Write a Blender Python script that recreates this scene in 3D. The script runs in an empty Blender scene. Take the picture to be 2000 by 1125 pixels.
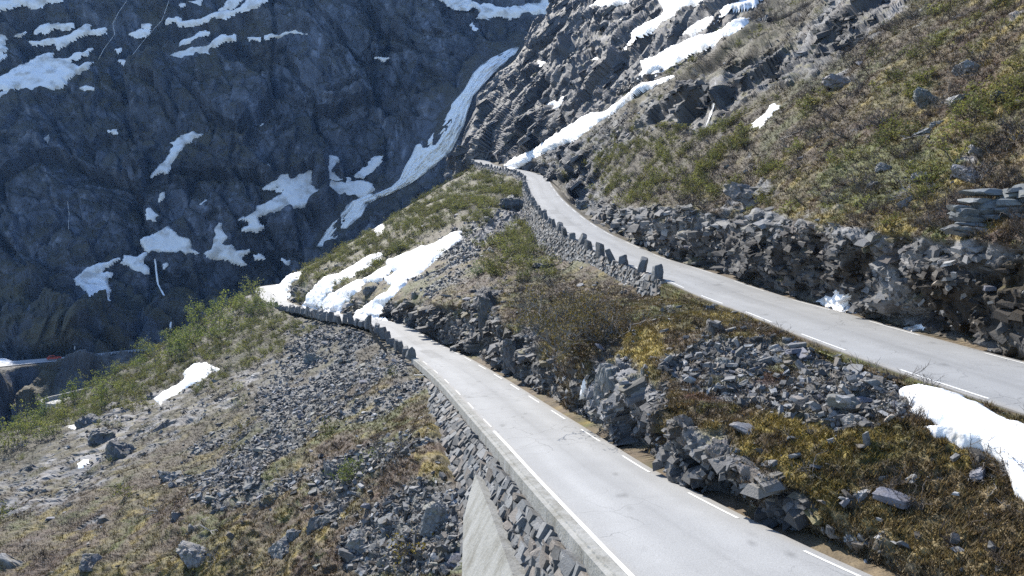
import bpy, math, random, time
import numpy as np
from mathutils import Vector
T0 = time.time()
random.seed(7)
rng = np.random.default_rng(11)
scn = bpy.context.scene
# ---------------------------------------------------------------- camera, sky, sun, exposure
FPX, CX, CY, PITCH = 1480.0, 1000.0, 562.5, math.radians(5.1)
cam_d = bpy.data.cameras.new("camera")
cam = bpy.data.objects.new("camera", cam_d)
scn.collection.objects.link(cam)
cam_d.sensor_width = 36.0
cam_d.lens = 36.0 * FPX / 2000.0
cam_d.clip_start, cam_d.clip_end = 0.5, 6000.0
cam.location = (0, 0, 0)
cam.rotation_euler = (math.pi / 2 - PITCH, 0, 0)
scn.camera = cam

SUN_AZ, SUN_EL = math.radians(-33), math.radians(41)      # azimuth from straight ahead (+Y), negative = left
sun_dir = Vector((math.sin(SUN_AZ) * math.cos(SUN_EL), math.cos(SUN_AZ) * math.cos(SUN_EL), math.sin(SUN_EL)))
world = bpy.data.worlds.new("World")
scn.world = world
world.use_nodes = True
wn = world.node_tree
bg = wn.nodes["Background"]
sky = wn.nodes.new("ShaderNodeTexSky")
sky.sky_type = 'NISHITA'
sky.sun_disc = False
sky.sun_elevation = SUN_EL
sky.sun_rotation = SUN_AZ
sky.air_density = 1.0
sky.dust_density = 0.3
sky.ozone_density = 3.0
wn.links.new(sky.outputs[0], bg.inputs[0])
bg.inputs[1].default_value = 0.135
sl = bpy.data.lights.new("sun", 'SUN')
sl.energy = 4.6
sl.angle = math.radians(0.5)
sl.color = (1.0, 0.94, 0.84)
so = bpy.data.objects.new("sun", sl)
scn.collection.objects.link(so)
so.rotation_euler = (-sun_dir).to_track_quat('-Z', 'Y').to_euler()
scn.view_settings.view_transform = 'Standard'
scn.view_settings.look = 'None'
scn.view_settings.exposure = 0.98
scn.view_settings.gamma = 1.0
scn.view_settings.use_curve_mapping = False
scn.cycles.use_denoising = False
scn.cycles.denoiser = 'OPENIMAGEDENOISE'
scn.cycles.denoising_input_passes = 'RGB_ALBEDO_NORMAL'
scn.cycles.denoising_prefilter = 'ACCURATE'
scn.cycles.max_bounces = 5
scn.cycles.diffuse_bounces = 3
scn.cycles.transparent_max_bounces = 6
scn.cycles.volume_bounces = 0
scn.cycles.use_adaptive_sampling = False
scn.cycles.adaptive_threshold = 0.02

# ---------------------------------------------------------------- helpers
CP, SP = math.cos(PITCH), math.sin(PITCH)

def wp(px, py, d):
    """point seen from the drone at that picture position and at that depth (metres)"""
    a = (px - CX) / FPX
    b = (CY - py) / FPX
    return np.array([a * d, (CP + b * SP) * d, (-SP + b * CP) * d])

def proj(P):
    P = np.asarray(P, float)
    dep = P[..., 1] * CP - P[..., 2] * SP
    up = P[..., 1] * SP + P[..., 2] * CP
    return np.stack([CX + FPX * P[..., 0] / dep, CY - FPX * up / dep], -1), dep

def smooth(a, b, x):
    t = np.clip((x - a) / (b - a), 0, 1)
    return t * t * (3 - 2 * t)

def pchip(x, y, xi):
    """monotone cubic through the knots; y may be (n, ...)"""
    x = np.asarray(x, float); y = np.asarray(y, float)
    sh = y.shape[1:]
    y = y.reshape(len(x), -1)
    h = np.diff(x)[:, None]
    dl = np.diff(y, axis=0) / h
    m = np.zeros_like(y)
    w1 = 2 * h[1:] + h[:-1]; w2 = h[1:] + 2 * h[:-1]
    with np.errstate(divide='ignore', invalid='ignore'):
        hm = (w1 + w2) / (w1 / dl[:-1] + w2 / dl[1:])
    m[1:-1] = np.where(dl[:-1] * dl[1:] > 0, hm, 0)
    m[0], m[-1] = dl[0], dl[-1]
    xi = np.asarray(xi, float)
    k = np.clip(np.searchsorted(x, xi, side='right') - 1, 0, len(x) - 2)
    t = ((xi - x[k]) / h[k, 0])[:, None]
    H = h[k]
    r = ((1 + 2 * t) * (1 - t) ** 2) * y[k] + t * (1 - t) ** 2 * H * m[k] + t * t * (3 - 2 * t) * y[k + 1] + t * t * (t - 1) * H * m[k + 1]
    return r.reshape((len(xi),) + sh)

def catmull(x, y, xi):
    """C1 cubic (finite-difference tangents): rounder than pchip"""
    x = np.asarray(x, float); y = np.asarray(y, float)
    sh = y.shape[1:]
    y = y.reshape(len(x), -1)
    h = np.diff(x)[:, None]
    dl = np.diff(y, axis=0) / h
    m = np.zeros_like(y)
    m[1:-1] = (dl[:-1] * h[1:] + dl[1:] * h[:-1]) / (h[1:] + h[:-1])
    m[0], m[-1] = dl[0], dl[-1]
    xi = np.asarray(xi, float)
    k = np.clip(np.searchsorted(x, xi, side='right') - 1, 0, len(x) - 2)
    t = ((xi - x[k]) / h[k, 0])[:, None]
    H = h[k]
    r = ((1 + 2 * t) * (1 - t) ** 2) * y[k] + t * (1 - t) ** 2 * H * m[k] + t * t * (3 - 2 * t) * y[k + 1] + t * t * (t - 1) * H * m[k + 1]
    return r.reshape((len(xi),) + sh)

# ---- noise
_perm = rng.permutation(4096).astype(np.int32)
_grad = rng.normal(size=(4096, 3)).astype(np.float32)
_grad /= np.linalg.norm(_grad, axis=1, keepdims=True)
_rnd = rng.random((4096, 8)).astype(np.float32)

def _hash(i, j, k):
    return _perm[(i + _perm[(j + _perm[k & 4095]) & 4095]) & 4095]

def perlin(P):
    P = np.asarray(P, np.float32)
    f0 = np.floor(P)
    I = f0.astype(np.int32)
    f = P - f0
    w = f * f * f * (f * (f * 6 - 15) + 10)
    out = np.zeros(len(P), np.float32)
    for dx in (0, 1):
        wx = w[:, 0] if dx else 1 - w[:, 0]
        for dy in (0, 1):
            wy = w[:, 1] if dy else 1 - w[:, 1]
            for dz in (0, 1):
                wz = w[:, 2] if dz else 1 - w[:, 2]
                g = _grad[_hash(I[:, 0] + dx, I[:, 1] + dy, I[:, 2] + dz)]
                d = g[:, 0] * (f[:, 0] - dx) + g[:, 1] * (f[:, 1] - dy) + g[:, 2] * (f[:, 2] - dz)
                out += wx * wy * wz * d
    return out * 1.6

def fbm(P, scale, octv=4, gain=0.5, off=0.0):
    P = np.asarray(P, np.float32) / scale + off
    a, s, r = 1.0, 0.0, 0.0
    for o in range(octv):
        r = r + a * perlin(P)
        s += a
        a *= gain
        P = P * 2.03 + 17.3
    return r / s

def ridged(P, scale, octv=4, off=0.0):
    P = np.asarray(P, np.float32) / scale + off
    a, s, r = 1.0, 0.0, 0.0
    for o in range(octv):
        r = r + a * (1 - np.abs(perlin(P)) * 2)
        s += a
        a *= 0.5
        P = P * 2.07 + 9.1
    return r / s

def facets(P, scale, off=0.0, tilt=1.0, crack=0.0):
    """broken-rock relief: every random cell is a tilted plane, with open joints between cells; returns height and a per-cell random number"""
    P = np.asarray(P, np.float32) / scale + off
    b0 = np.floor(P - 0.5)
    I0 = b0.astype(np.int32)
    best = np.full(len(P), 1e9, np.float32)
    sec = np.full(len(P), 1e9, np.float32)
    hh = np.zeros(len(P), np.int32)
    rel = np.zeros_like(P)
    for dx in (0, 1):
        for dy in (0, 1):
            for dz in (0, 1):
                h = _hash(I0[:, 0] + dx, I0[:, 1] + dy, I0[:, 2] + dz)
                c = b0 + np.array([dx, dy, dz], np.float32) + 0.5 + (_rnd[h, :3] - 0.5) * 0.72
                r = P - c
                d = r[:, 0] ** 2 + r[:, 1] ** 2 + r[:, 2] ** 2
                m = d < best
                sec = np.where(m, best, np.minimum(sec, d))
                best[m] = d[m]; hh[m] = h[m]; rel[m] = r[m]
    g = _grad[hh]
    val = (_rnd[hh, 3] - 0.5) + tilt * (g * rel).sum(1)
    if crack:
        e = np.sqrt(sec) - np.sqrt(best)
        val = val - crack * (1 - smooth(0.0, 0.09, e))
    return val, _rnd[hh, 4]

# ---- meshes
def link(o, parent=None):
    scn.collection.objects.link(o)
    if parent is not None:
        o.parent = parent
    return o

def mesh_np(name, V, F, mat=None, parent=None, col=None, smooth_shade=False, attrs=None):
    """V (n,3); F (m,3|4) array or list of such arrays"""
    me = bpy.data.meshes.new(name)
    Fs = F if isinstance(F, list) else [F]
    Fs = [np.asarray(f, np.int32) for f in Fs if len(f)]
    V = np.asarray(V, np.float32)
    me.vertices.add(len(V))
    me.vertices.foreach_set("co", V.ravel())
    loops = np.concatenate([f.ravel() for f in Fs])
    tot = np.concatenate([np.full(len(f), f.shape[1], np.int32) for f in Fs])
    st = np.concatenate([[0], np.cumsum(tot)[:-1]]).astype(np.int32)
    me.loops.add(len(loops))
    me.loops.foreach_set("vertex_index", loops)
    me.polygons.add(len(tot))
    me.polygons.foreach_set("loop_start", st)
    me.polygons.foreach_set("use_smooth", np.full(len(tot), smooth_shade, bool))
    if col is not None:
        a = me.attributes.new("Col", 'FLOAT_COLOR', 'POINT')
        c = np.ones((len(V), 4), np.float32)
        c[:, :3] = col
        a.data.foreach_set("color", c.ravel())
    for k, v in (attrs or {}).items():
        a = me.attributes.new(k, 'FLOAT', 'POINT')
        a.data.foreach_set("value", np.asarray(v, np.float32))
    me.update(calc_edges=True)
    me.validate()
    o = bpy.data.objects.new(name, me)
    if mat is not None:
        me.materials.append(mat)
    return link(o, parent)

def grid_faces(nu, nv):
    i = np.arange(nu * nv).reshape(nu, nv)
    return np.stack([i[:-1, :-1], i[1:, :-1], i[1:, 1:], i[:-1, 1:]], -1).reshape(-1, 4)

def normals_grid(P):
    du = np.gradient(P, axis=0); dv = np.gradient(P, axis=1)
    n = np.cross(du, dv)
    n /= np.linalg.norm(n, axis=-1, keepdims=True) + 1e-9
    return n

def in_poly(pts, poly):
    x, y = pts[:, 0], pts[:, 1]
    poly = np.asarray(poly, float)
    x0, y0 = poly.min(0); x1, y1 = poly.max(0)
    r = np.zeros(len(pts), bool)
    idx = np.where((x >= x0) & (x <= x1) & (y >= y0) & (y <= y1))[0]
    if len(idx) == 0:
        return r
    X, Y = x[idx], y[idx]
    c = np.zeros(len(idx), bool)
    n = len(poly)
    for a in range(n):
        xa, ya = poly[a]; xb, yb = poly[(a + 1) % n]
        if ya == yb:
            continue
        m = ((ya > Y) != (yb > Y)) & (X < (xb - xa) * (Y - ya) / (yb - ya) + xa)
        c ^= m
    r[idx] = c
    return r

def poly_dist(pts, poly):
    poly = np.asarray(poly, float)
    d = np.full(len(pts), 1e9)
    for a in range(len(poly)):
        A, B = poly[a], poly[(a + 1) % len(poly)]
        ab = B - A
        t = np.clip(((pts - A) @ ab) / (ab @ ab + 1e-9), 0, 1)
        d = np.minimum(d, np.linalg.norm(pts - (A + t[:, None] * ab), axis=1))
    return d

def soft_poly(pts, poly, w):
    """1 inside the outline, 0 outside, w wide at the border (in the outline's units)"""
    poly = np.asarray(poly, float)
    r = np.zeros(len(pts))
    lo = poly.min(0) - w; hi = poly.max(0) + w
    idx = np.where(((pts >= lo) & (pts <= hi)).all(1))[0]
    if len(idx) == 0:
        return r
    q = pts[idx]
    d = poly_dist(q, poly)
    s = np.where(in_poly(q, poly), d, -d)
    r[idx] = smooth(-w, w, s)
    return r

def tag(o, label=None, cat=None, group=None, kind=None):
    if label: o["label"] = label
    if cat: o["category"] = cat
    if group: o["group"] = group
    if kind: o["kind"] = kind
    return o

def empty(name, loc, label, cat, group=None):
    o = bpy.data.objects.new(name, None)
    o.empty_display_size = 0.3
    o.location = loc
    link(o)
    return tag(o, label, cat, group)

# ---------------------------------------------------------------- materials
def new_mat(name):
    m = bpy.data.materials.new(name)
    m.use_nodes = True
    nt = m.node_tree
    return m, nt, nt.nodes["Principled BSDF"]

def attr_mat(name, rough=0.9, spec=0.3, scale=8.0, var=0.35, bump=0.0, bscale=12.0, rough_var=0.0):
    """colour from the surface's own Col attribute, broken up by fine noise, with a small bump"""
    m, nt, b = new_mat(name)
    at = nt.nodes.new("ShaderNodeAttribute"); at.attribute_name = "Col"
    geo = nt.nodes.new("ShaderNodeNewGeometry")
    nz = nt.nodes.new("ShaderNodeTexNoise")
    nz.inputs["Scale"].default_value = scale
    nz.inputs["Detail"].default_value = 3.0
    nz.inputs["Roughness"].default_value = 0.65
    nt.links.new(geo.outputs["Position"], nz.inputs["Vector"])
    mr = nt.nodes.new("ShaderNodeMapRange")
    mr.inputs[1].default_value = 0.25; mr.inputs[2].default_value = 0.75
    mr.inputs[3].default_value = 1 - var; mr.inputs[4].default_value = 1 + var
    nt.links.new(nz.outputs[0], mr.inputs[0])
    mx = nt.nodes.new("ShaderNodeVectorMath"); mx.operation = 'SCALE'
    nt.links.new(at.outputs["Color"], mx.inputs[0])
    nt.links.new(mr.outputs[0], mx.inputs[3])
    nt.links.new(mx.outputs[0], b.inputs["Base Color"])
    b.inputs["Roughness"].default_value = rough
    b.inputs["Specular IOR Level"].default_value = spec
    if rough_var:
        m2 = nt.nodes.new("ShaderNodeMapRange")
        m2.inputs[1].default_value = 0.3; m2.inputs[2].default_value = 0.7
        m2.inputs[3].default_value = rough - rough_var; m2.inputs[4].default_value = min(1, rough + rough_var)
        nt.links.new(nz.outputs[0], m2.inputs[0]); nt.links.new(m2.outputs[0], b.inputs["Roughness"])
    if bump:
        n2 = nt.nodes.new("ShaderNodeTexNoise")
        n2.inputs["Scale"].default_value = bscale
        n2.inputs["Detail"].default_value = 4.0
        nt.links.new(geo.outputs["Position"], n2.inputs["Vector"])
        bp = nt.nodes.new("ShaderNodeBump")
        bp.inputs["Strength"].default_value = 1.0
        bp.inputs["Distance"].default_value = bump
        nt.links.new(n2.outputs[0], bp.inputs["Height"])
        nt.links.new(bp.outputs[0], b.inputs["Normal"])
    return m
# ---------------------------------------------------------------- the two roads (left edge of the asphalt, then width)
def road_from(edge, widths, n=700):
    P = np.array([wp(*e) for e in edge])
    s = np.concatenate([[0], np.cumsum(np.linalg.norm(np.diff(P, axis=0), axis=1))])
    si = np.linspace(0, s[-1], n)
    L = catmull(s, P, si)
    # ease out kinks
    for _ in range(6):
        L[1:-1] = 0.25 * L[:-2] + 0.5 * L[1:-1] + 0.25 * L[2:]
    T = np.gradient(L, axis=0); T[:, 2] = 0
    T /= np.linalg.norm(T, axis=1, keepdims=True)
    R = np.stack([T[:, 1], -T[:, 0], 0 * T[:, 0]], -1)
    for _ in range(25):
        R[1:-1] = 0.25 * R[:-2] + 0.5 * R[1:-1] + 0.25 * R[2:]
    R /= np.linalg.norm(R, axis=1, keepdims=True)
    W = np.interp(P[:, 1][0] * 0 + si, s, [widths(d) for _, _, d in edge])
    for _ in range(10):
        W[1:-1] = 0.25 * W[:-2] + 0.5 * W[1:-1] + 0.25 * W[2:]
    return dict(L=L, R=L + R * W[:, None], side=R, T=T, s=si, W=W)

LOW_EDGE = [(2250, 2100, 7.4), (1800, 1700, 9.9), (1450, 1350, 14.2), (1300, 1200, 17.6), (1225, 1125, 20), (1125, 1020, 24.6), (1045, 935, 30.2),
            (981, 864, 37.4), (930, 810, 45.6), (866, 743, 62.4), (812, 698, 79), (777, 675, 91), (754, 657, 100), (730, 642, 107),
            (699, 632, 112.5), (656, 626, 121), (621, 618, 137), (590, 610, 154), (560, 606, 170), (530, 595, 184), (503, 575, 206),
            (498, 566, 218), (508, 560, 229), (535, 556, 240), (600, 550, 254)]
low = road_from(LOW_EDGE, lambda d: float(np.interp(d, [10, 20, 24.6, 31, 60, 300], [7.2, 5.9, 5.45, 5.0, 5.1, 5.2])))
UP_EDGE = [(5200, 2060, 6.2), (3100, 1180, 12.3), (2289, 905, 17.7), (2000, 808, 22.2), (1780, 735, 27.5), (1560, 655, 37.2), (1439, 606, 47.3), (1376, 583, 53.7), (1328, 562, 59.7),
           (1290, 545, 64.2), (1235, 522, 73.2), (1187, 503, 80.7), (1134, 474, 92.4), (1101, 455, 101.4), (1074, 433, 115),
           (1053, 409, 133), (1037, 385, 156), (1029, 364, 180), (1020, 345, 208), (998, 335, 225), (970, 329, 239),
           (946, 325, 250), (927, 319, 262), (924, 313, 274), (934, 309, 286), (962, 305, 298), (1000, 300, 306)]
up = road_from(UP_EDGE, lambda d: 6.2)

def edge_pt(edge, px, py):
    q, _ = proj(edge)
    return int(np.argmin((q[:, 0] - px) ** 2 + (q[:, 1] - py) ** 2))

# ---------------------------------------------------------------- ribbons: knots -> dense sheet
def ribbon(cols, nu_step, nv_list, inter_u=pchip, world_w=0.3):
    """cols: list of columns, each the same number of world points. Steps are chosen by picture size."""
    K = np.array(cols)                                     # (nc, nk, 3)
    q, _ = proj(K)
    seg = np.linalg.norm(np.diff(q, axis=0), axis=-1).mean(1)
    wl = np.linalg.norm(np.diff(K, axis=0), axis=-1).mean(1) / np.maximum(K[:-1, :, 1].mean(1), 5) * FPX * world_w
    seg = np.clip(np.maximum(seg, wl), 8, 500)
    s = np.concatenate([[0], np.cumsum(seg)])
    nu = int(s[-1] / nu_step)
    U = inter_u(s, K, np.linspace(0, s[-1], nu))           # (nu, nk, 3)
    kn = np.arange(K.shape[1])
    vi = np.concatenate([np.linspace(i, i + 1, n, endpoint=False) for i, n in enumerate(nv_list)] + [[K.shape[1] - 1]])
    P = pchip(kn, U.transpose(1, 0, 2), vi).transpose(1, 0, 2)   # (nu, nv, 3)
    return P, vi

def plane_q(A, slope_dir, slope, grade_dir, grade):
    """inverse depth, by picture position, of the tilted hillside plane through A"""
    e1 = np.array([slope_dir[0], slope_dir[1], slope]); e2 = np.array([grade_dir[0], grade_dir[1], grade])
    n = np.cross(e1, e2); c = n @ A
    return lambda px, py: (n @ wp(px, py, 1.0)) / c

# --- hillside above the upper road
hd = math.radians(-6)
pq3 = plane_q(wp(1900, 490, 34), (math.cos(hd), -math.sin(hd)), 0.78, (math.sin(hd), math.cos(hd)), 0.07)
def d3(px, py):
    q = max(pq3(px, py), 1e-4); f = 1 / 330.0
    return 1 / (q ** 3 + f ** 3) ** (1 / 3)
C3 = [  # (road edge px, py), then rows going up: (px, py[, depth])
    [(3600, 1130), (3700, 640, 18.5), (3700, 430, 20), (3600, 0, 24), (3600, -400, 29), (3600, -1200, 42)],
    [(2400, 815), (2400, 545, 26.5), (2400, 410, 28), (2400, 180), (2400, -100), (2400, -550)],
    [(2000, 705), (2000, 505), (2000, 390), (2000, 230), (2000, 30), (2000, -280)],
    [(1850, 665), (1850, 495), (1860, 420), (1830, 230), (1800, 20), (1780, -270)],
    [(1720, 630), (1720, 475), (1700, 400), (1680, 230), (1650, 40), (1620, -250)],
    [(1600, 595), (1600, 458), (1590, 390), (1560, 250), (1530, 90), (1480, -220)],
    [(1480, 562), (1480, 438, 59.5), (1470, 380, 66), (1450, 260, 85), (1420, 130, 122), (1400, -190, 222)],
    [(1380, 530), (1370, 425, 71), (1360, 370, 80), (1340, 280, 102), (1310, 160, 150), (1310, -170, 255)],
    [(1280, 497), (1275, 420, 86), (1270, 370, 97), (1250, 290, 125), (1215, 180, 178), (1250, -160, 280)],
    [(1200, 460), (1195, 425, 108), (1190, 370, 124), (1180, 300, 152), (1160, 200, 200), (1220, -140, 298)],
    [(1120, 410), (1130, 375, 155), (1135, 335, 165), (1130, 285, 182), (1120, 195, 220), (1180, -110, 315)],
    [(1090, 365), (1097, 340, 186), (1100, 310, 196), (1090, 262, 212), (1085, 185, 246), (1150, -80, 335)],
    [(1050, 341), (1050, 325, 219), (1045, 300, 229), (1035, 255, 248), (1040, 175, 280), (1120, -50, 355)],
    [(985, 330), (980, 314, 256), (970, 285, 268), (968, 237, 288), (996, 165, 315), (1096, -5, 380)],
    [(952, 309), (922, 307, 290), (912, 284, 300), (926, 236, 318), (962, 165, 345), (1080, 30, 400)],
]
cols = []
for c in C3:
    i = edge_pt(up['R'], *c[0])
    e, sd = up['R'][i], up['side'][i]
    k = [e - sd * 1.2 - [0, 0, .35], e + sd * 0.9 - [0, 0, .06]]
    for p in c[1:]:
        d = p[2] if len(p) > 2 else d3(*p)
        k.append(wp(p[0], p[1], d))
    cols.append(k)
last = [p.copy() for p in cols[-1]]
for j, p in enumerate(last):
    p += np.array([-6 - 2 * j, 30, -25 - 3 * j])
cols.append(last)
R3, v3 = ribbon(cols, 2.3, [4, 55, 48, 80, 110, 120])

# --- slope between the roads
C2 = [  # (lower road edge), (upper road edge), v2, v3, v4, v5(foot of the upper wall) : each (px, py, share of the way in depth)
    [(2650, 1900), (3300, 1260), (2700, 1840, .1), (2800, 1700, .3), (2950, 1500, .6), (3200, 1330, .9)],
    [(1990, 1290), (2289, 905), (2050, 1240, .1), (2130, 1160, .3), (2210, 1030, .6), (2275, 925, .95)],
    [(1673, 1111), (2000, 808), (1750, 1065, .1), (1830, 990, .35), (1920, 900, .65), (1982, 825, .95)],
    [(1500, 1032), (1790, 738), (1530, 950, .06), (1600, 880, .3), (1700, 800, .6), (1768, 752, .95)],
    [(1343, 960), (1640, 684), (1350, 850, .06), (1430, 780, .32), (1530, 725, .65), (1618, 692, .95)],
    [(1187, 864), (1440, 606), (1190, 725, .07), (1260, 680, .3), (1350, 630, .65), (1425, 614, .96)],
    [(1098, 810), (1328, 562), (1105, 690, .08), (1180, 640, .3), (1250, 605, .65), (1310, 588, .96)],
    [(991, 743), (1235, 522), (1000, 645, .12), (1075, 615, .35), (1150, 585, .7), (1192, 570, .93)],
    [(927, 698), (1163, 493), (935, 595, .12), (1010, 575, .4), (1070, 552, .75), (1110, 535, .92)],
    [(870, 666), (1101, 455), (862, 605, .1), (930, 560, .4), (1010, 525, .75), (1075, 515, .93)],
    [(800, 640), (1062, 420), (790, 592, .08), (870, 535, .35), (960, 480, .7), (1052, 470, .95)],
    [(735, 626), (1037, 385), (750, 590, .08), (830, 515, .35), (930, 435, .72), (1028, 425, .96)],
    [(675, 613), (1027, 356), (690, 580, .08), (780, 492, .35), (890, 405, .72), (1015, 378, .96)],
    [(610, 603), (985, 333), (630, 560, .08), (715, 488, .35), (845, 398, .75), (968, 345, .97)],
    [(560, 588), (940, 324), (580, 548, .1), (660, 504, .4), (800, 412, .8), (925, 336, .98)],
    [(527, 562), (926, 318), (558, 552, .1), (625, 518, .4), (742, 447, .8), (905, 338, .98)],
]
cols = []
for c in C2:
    i = edge_pt(low['R'], *c[0]); j = edge_pt(up['L'], *c[1])
    e, sd = low['R'][i], low['side'][i]
    f, sf = up['L'][j], up['side'][j]
    d0 = proj(e)[1]; d6 = proj(f)[1]
    k = [e - sd * 1.2 - [0, 0, .35], e + sd * 1.0 - [0, 0, .06]]
    for p in c[2:]:
        k.append(wp(p[0], p[1], d0 + (d6 - d0) * p[2]))
    k.append(f + sf * 1.2 - [0, 0, .4])
    cols.append(k)
last = [p.copy() for p in cols[-1]]
for p in last:
    p += np.array([-4, 35, -38])
cols.append(last)
R2, v2 = ribbon(cols, 2.0, [4, 60, 55, 55, 50, 14])

# --- slope below the lower road
C1 = [  # (road left edge) ; foot of the wall ; then outwards and down
    [(1800, 1700, 9.9), (1300, 2300, 12), (800, 2300, 19), (200, 2300, 26), (-900, 2300, 34)],
    [(1300, 1200, 17.6), (905, 1480, 23.5), (600, 1500, 29), (200, 1540, 36), (-600, 1600, 46)],
    [(1045, 935, 30.2), (905, 1130, 31), (650, 1180, 37), (300, 1250, 46), (-400, 1370, 58)],
    [(966, 848, 39), (893, 965, 38), (700, 1020, 43), (340, 1090, 52), (-400, 1200, 70)],
    [(930, 810, 45.6), (857, 870, 46), (690, 910, 51), (335, 990, 62), (-400, 1110, 84)],
    [(866, 743, 62.4), (838, 768, 61.5), (680, 812, 68), (325, 905, 82), (-400, 1030, 105)],
    [(812, 698, 79), (804, 714, 79), (660, 752, 86), (318, 840, 100), (-400, 985, 124)],
    [(754, 657, 100), (746, 670, 100), (620, 702, 107), (310, 790, 120), (-400, 950, 140)],
    [(699, 632, 112.5), (692, 644, 112), (580, 672, 121), (303, 772, 134), (-260, 980, 146)],
    [(621, 618, 137), (616, 627, 137), (520, 656, 143), (298, 748, 149), (-180, 955, 150)],
    [(560, 606, 170), (556, 613, 170), (470, 643, 170), (285, 726, 164), (-110, 930, 154)],
    [(500, 572, 210), (490, 575, 208), (425, 606, 203), (280, 688, 184), (-60, 900, 158)],
]
cols = []
for c in C1:
    i = edge_pt(low['L'], c[0][0], c[0][1])
    sd = low['side'][i]
    b = wp(*c[1])
    k = [b + sd * 3.0 - [0, 0, .2], b]
    k += [wp(*p) for p in c[2:]]
    cols.append(k)
last = [p.copy() for p in cols[-1]]
for j, p in enumerate(last):
    p += np.array([-6, 40, -45])
cols.append(last)
R1, v1 = ribbon(cols, 1.8, [6, 110, 190, 130])

# --- the mountain wall across the valley, with the low valley side under the far road
C4 = [  # columns left to right; rows bottom to top: (px, py, depth)
    [(-500, 1110, 187), (-500, 790, 262), (-500, 770, 276), (-480, 700, 300), (-480, 600, 350), (-480, 480, 372), (-480, 340, 392), (-480, 215, 410), (-480, 110, 441), (-480, -20, 473), (-480, -220, 532)],
    [(-150, 1020, 202), (-150, 735, 266), (-150, 722, 278), (-150, 655, 296), (-150, 590, 345), (-150, 470, 368), (-150, 330, 388), (-150, 205, 408), (-150, 100, 440), (-150, -20, 471), (-150, -220, 531)],
    [(30, 965, 210), (30, 716, 268), (30, 706, 279), (30, 640, 290), (30, 575, 345), (30, 465, 368), (30, 325, 388), (30, 200, 408), (30, 95, 440), (30, -20, 469), (30, -220, 531)],
    [(150, 920, 218), (150, 704, 279), (150, 696, 288), (150, 635, 300), (150, 570, 353), (150, 460, 374), (150, 320, 394), (150, 195, 414), (150, 95, 442), (150, -20, 471), (150, -220, 534)],
    [(260, 860, 244), (260, 690, 296), (260, 684, 303), (260, 635, 314), (260, 570, 360), (260, 455, 380), (260, 315, 400), (260, 185, 420), (260, 95, 444), (260, -20, 472), (260, -220, 537)],
    [(360, 830, 272), (360, 684, 318), (360, 677, 325), (360, 630, 335), (360, 565, 370), (360, 450, 388), (360, 310, 408), (360, 170, 428), (360, 90, 446), (360, -20, 472), (360, -220, 540)],
    [(500, 780, 312), (500, 680, 340), (500, 668, 345), (500, 620, 352), (500, 550, 381), (500, 430, 398), (500, 300, 416), (500, 160, 436), (500, 80, 447), (500, -20, 471), (500, -220, 548)],
    [(620, 740, 332), (620, 640, 360), (620, 620, 366), (620, 570, 374), (620, 490, 398), (620, 395, 410), (620, 290, 428), (620, 150, 446), (620, 70, 455), (620, -20, 472), (620, -220, 552)],
    [(720, 660, 342), (720, 560, 368), (720, 530, 374), (720, 480, 382), (720, 425, 406), (720, 360, 420), (720, 260, 440), (720, 140, 456), (720, 60, 462), (720, -20, 476), (720, -220, 557)],
    [(800, 580, 347), (800, 480, 372), (800, 450, 378), (800, 410, 386), (800, 370, 408), (800, 310, 416), (800, 225, 440), (800, 125, 458), (800, 50, 465), (800, -20, 479), (800, -220, 558)],
    [(880, 530, 344), (880, 430, 368), (880, 400, 374), (880, 360, 380), (880, 310, 400), (880, 250, 402), (880, 190, 425), (880, 110, 452), (880, 40, 464), (880, -20, 484), (880, -220, 560)],
    [(960, 490, 352), (960, 390, 376), (960, 350, 380), (960, 300, 386), (960, 250, 400), (960, 195, 400), (960, 145, 412), (960, 95, 432), (960, 30, 453), (960, -30, 485), (960, -220, 557)],
    [(1050, 460, 372), (1050, 350, 396), (1050, 300, 402), (1050, 250, 408), (1050, 200, 421), (1050, 150, 422), (1050, 110, 432), (1050, 70, 450), (1050, 18, 472), (1050, -40, 508), (1050, -220, 576)],
    [(1250, 460, 402), (1250, 350, 426), (1250, 300, 432), (1250, 250, 438), (1250, 200, 451), (1250, 150, 452), (1250, 110, 462), (1250, 60, 480), (1250, 10, 498), (1250, -50, 534), (1250, -220, 601)],
    [(1600, 460, 422), (1600, 350, 446), (1600, 300, 452), (1600, 250, 458), (1600, 200, 471), (1600, 150, 472), (1600, 110, 482), (1600, 60, 500), (1600, 10, 518), (1600, -60, 550), (1600, -220, 621)],
]
C4 = [[wp(*p) for p in c] for c in C4]
R4, v4 = ribbon(C4, 2.2, [75, 8, 34, 40, 56, 66, 62, 52, 58, 50], inter_u=catmull)
print("ribbons", R1.shape, R2.shape, R3.shape, R4.shape)

# keep the two road benches true: rows 0 and 1 follow the road's own edge
def snap(P, rows, edge, side, sgn, row_b):
    """rows: first 'row_b' rows are re-laid between a point under the road and the verge"""
    ref = P[:, row_b]
    E = edge[:, :2]
    for u in range(P.shape[0]):
        i = int(np.argmin(((E - ref[u, :2]) ** 2).sum(1)))
        if np.hypot(*(E[i] - ref[u, :2])) > 6.0:
            continue
        a = edge[i] - sgn * side[i] * 1.2 - [0, 0, .35]
        b = edge[i] + sgn * side[i] * 0.95 - [0, 0, .06]
        for r, w in rows:
            P[u, r] = a + (b - a) * w
snap(R3, [(r, r / 4) for r in range(5)], up['R'], up['side'], 1, 4)
snap(R2, [(r, r / 4) for r in range(5)], low['R'], low['side'], 1, 4)
nv2 = R2.shape[1]
snap(R2, [(nv2 - 1, 0.0)], up['L'], up['side'], -1, nv2 - 1)

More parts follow.
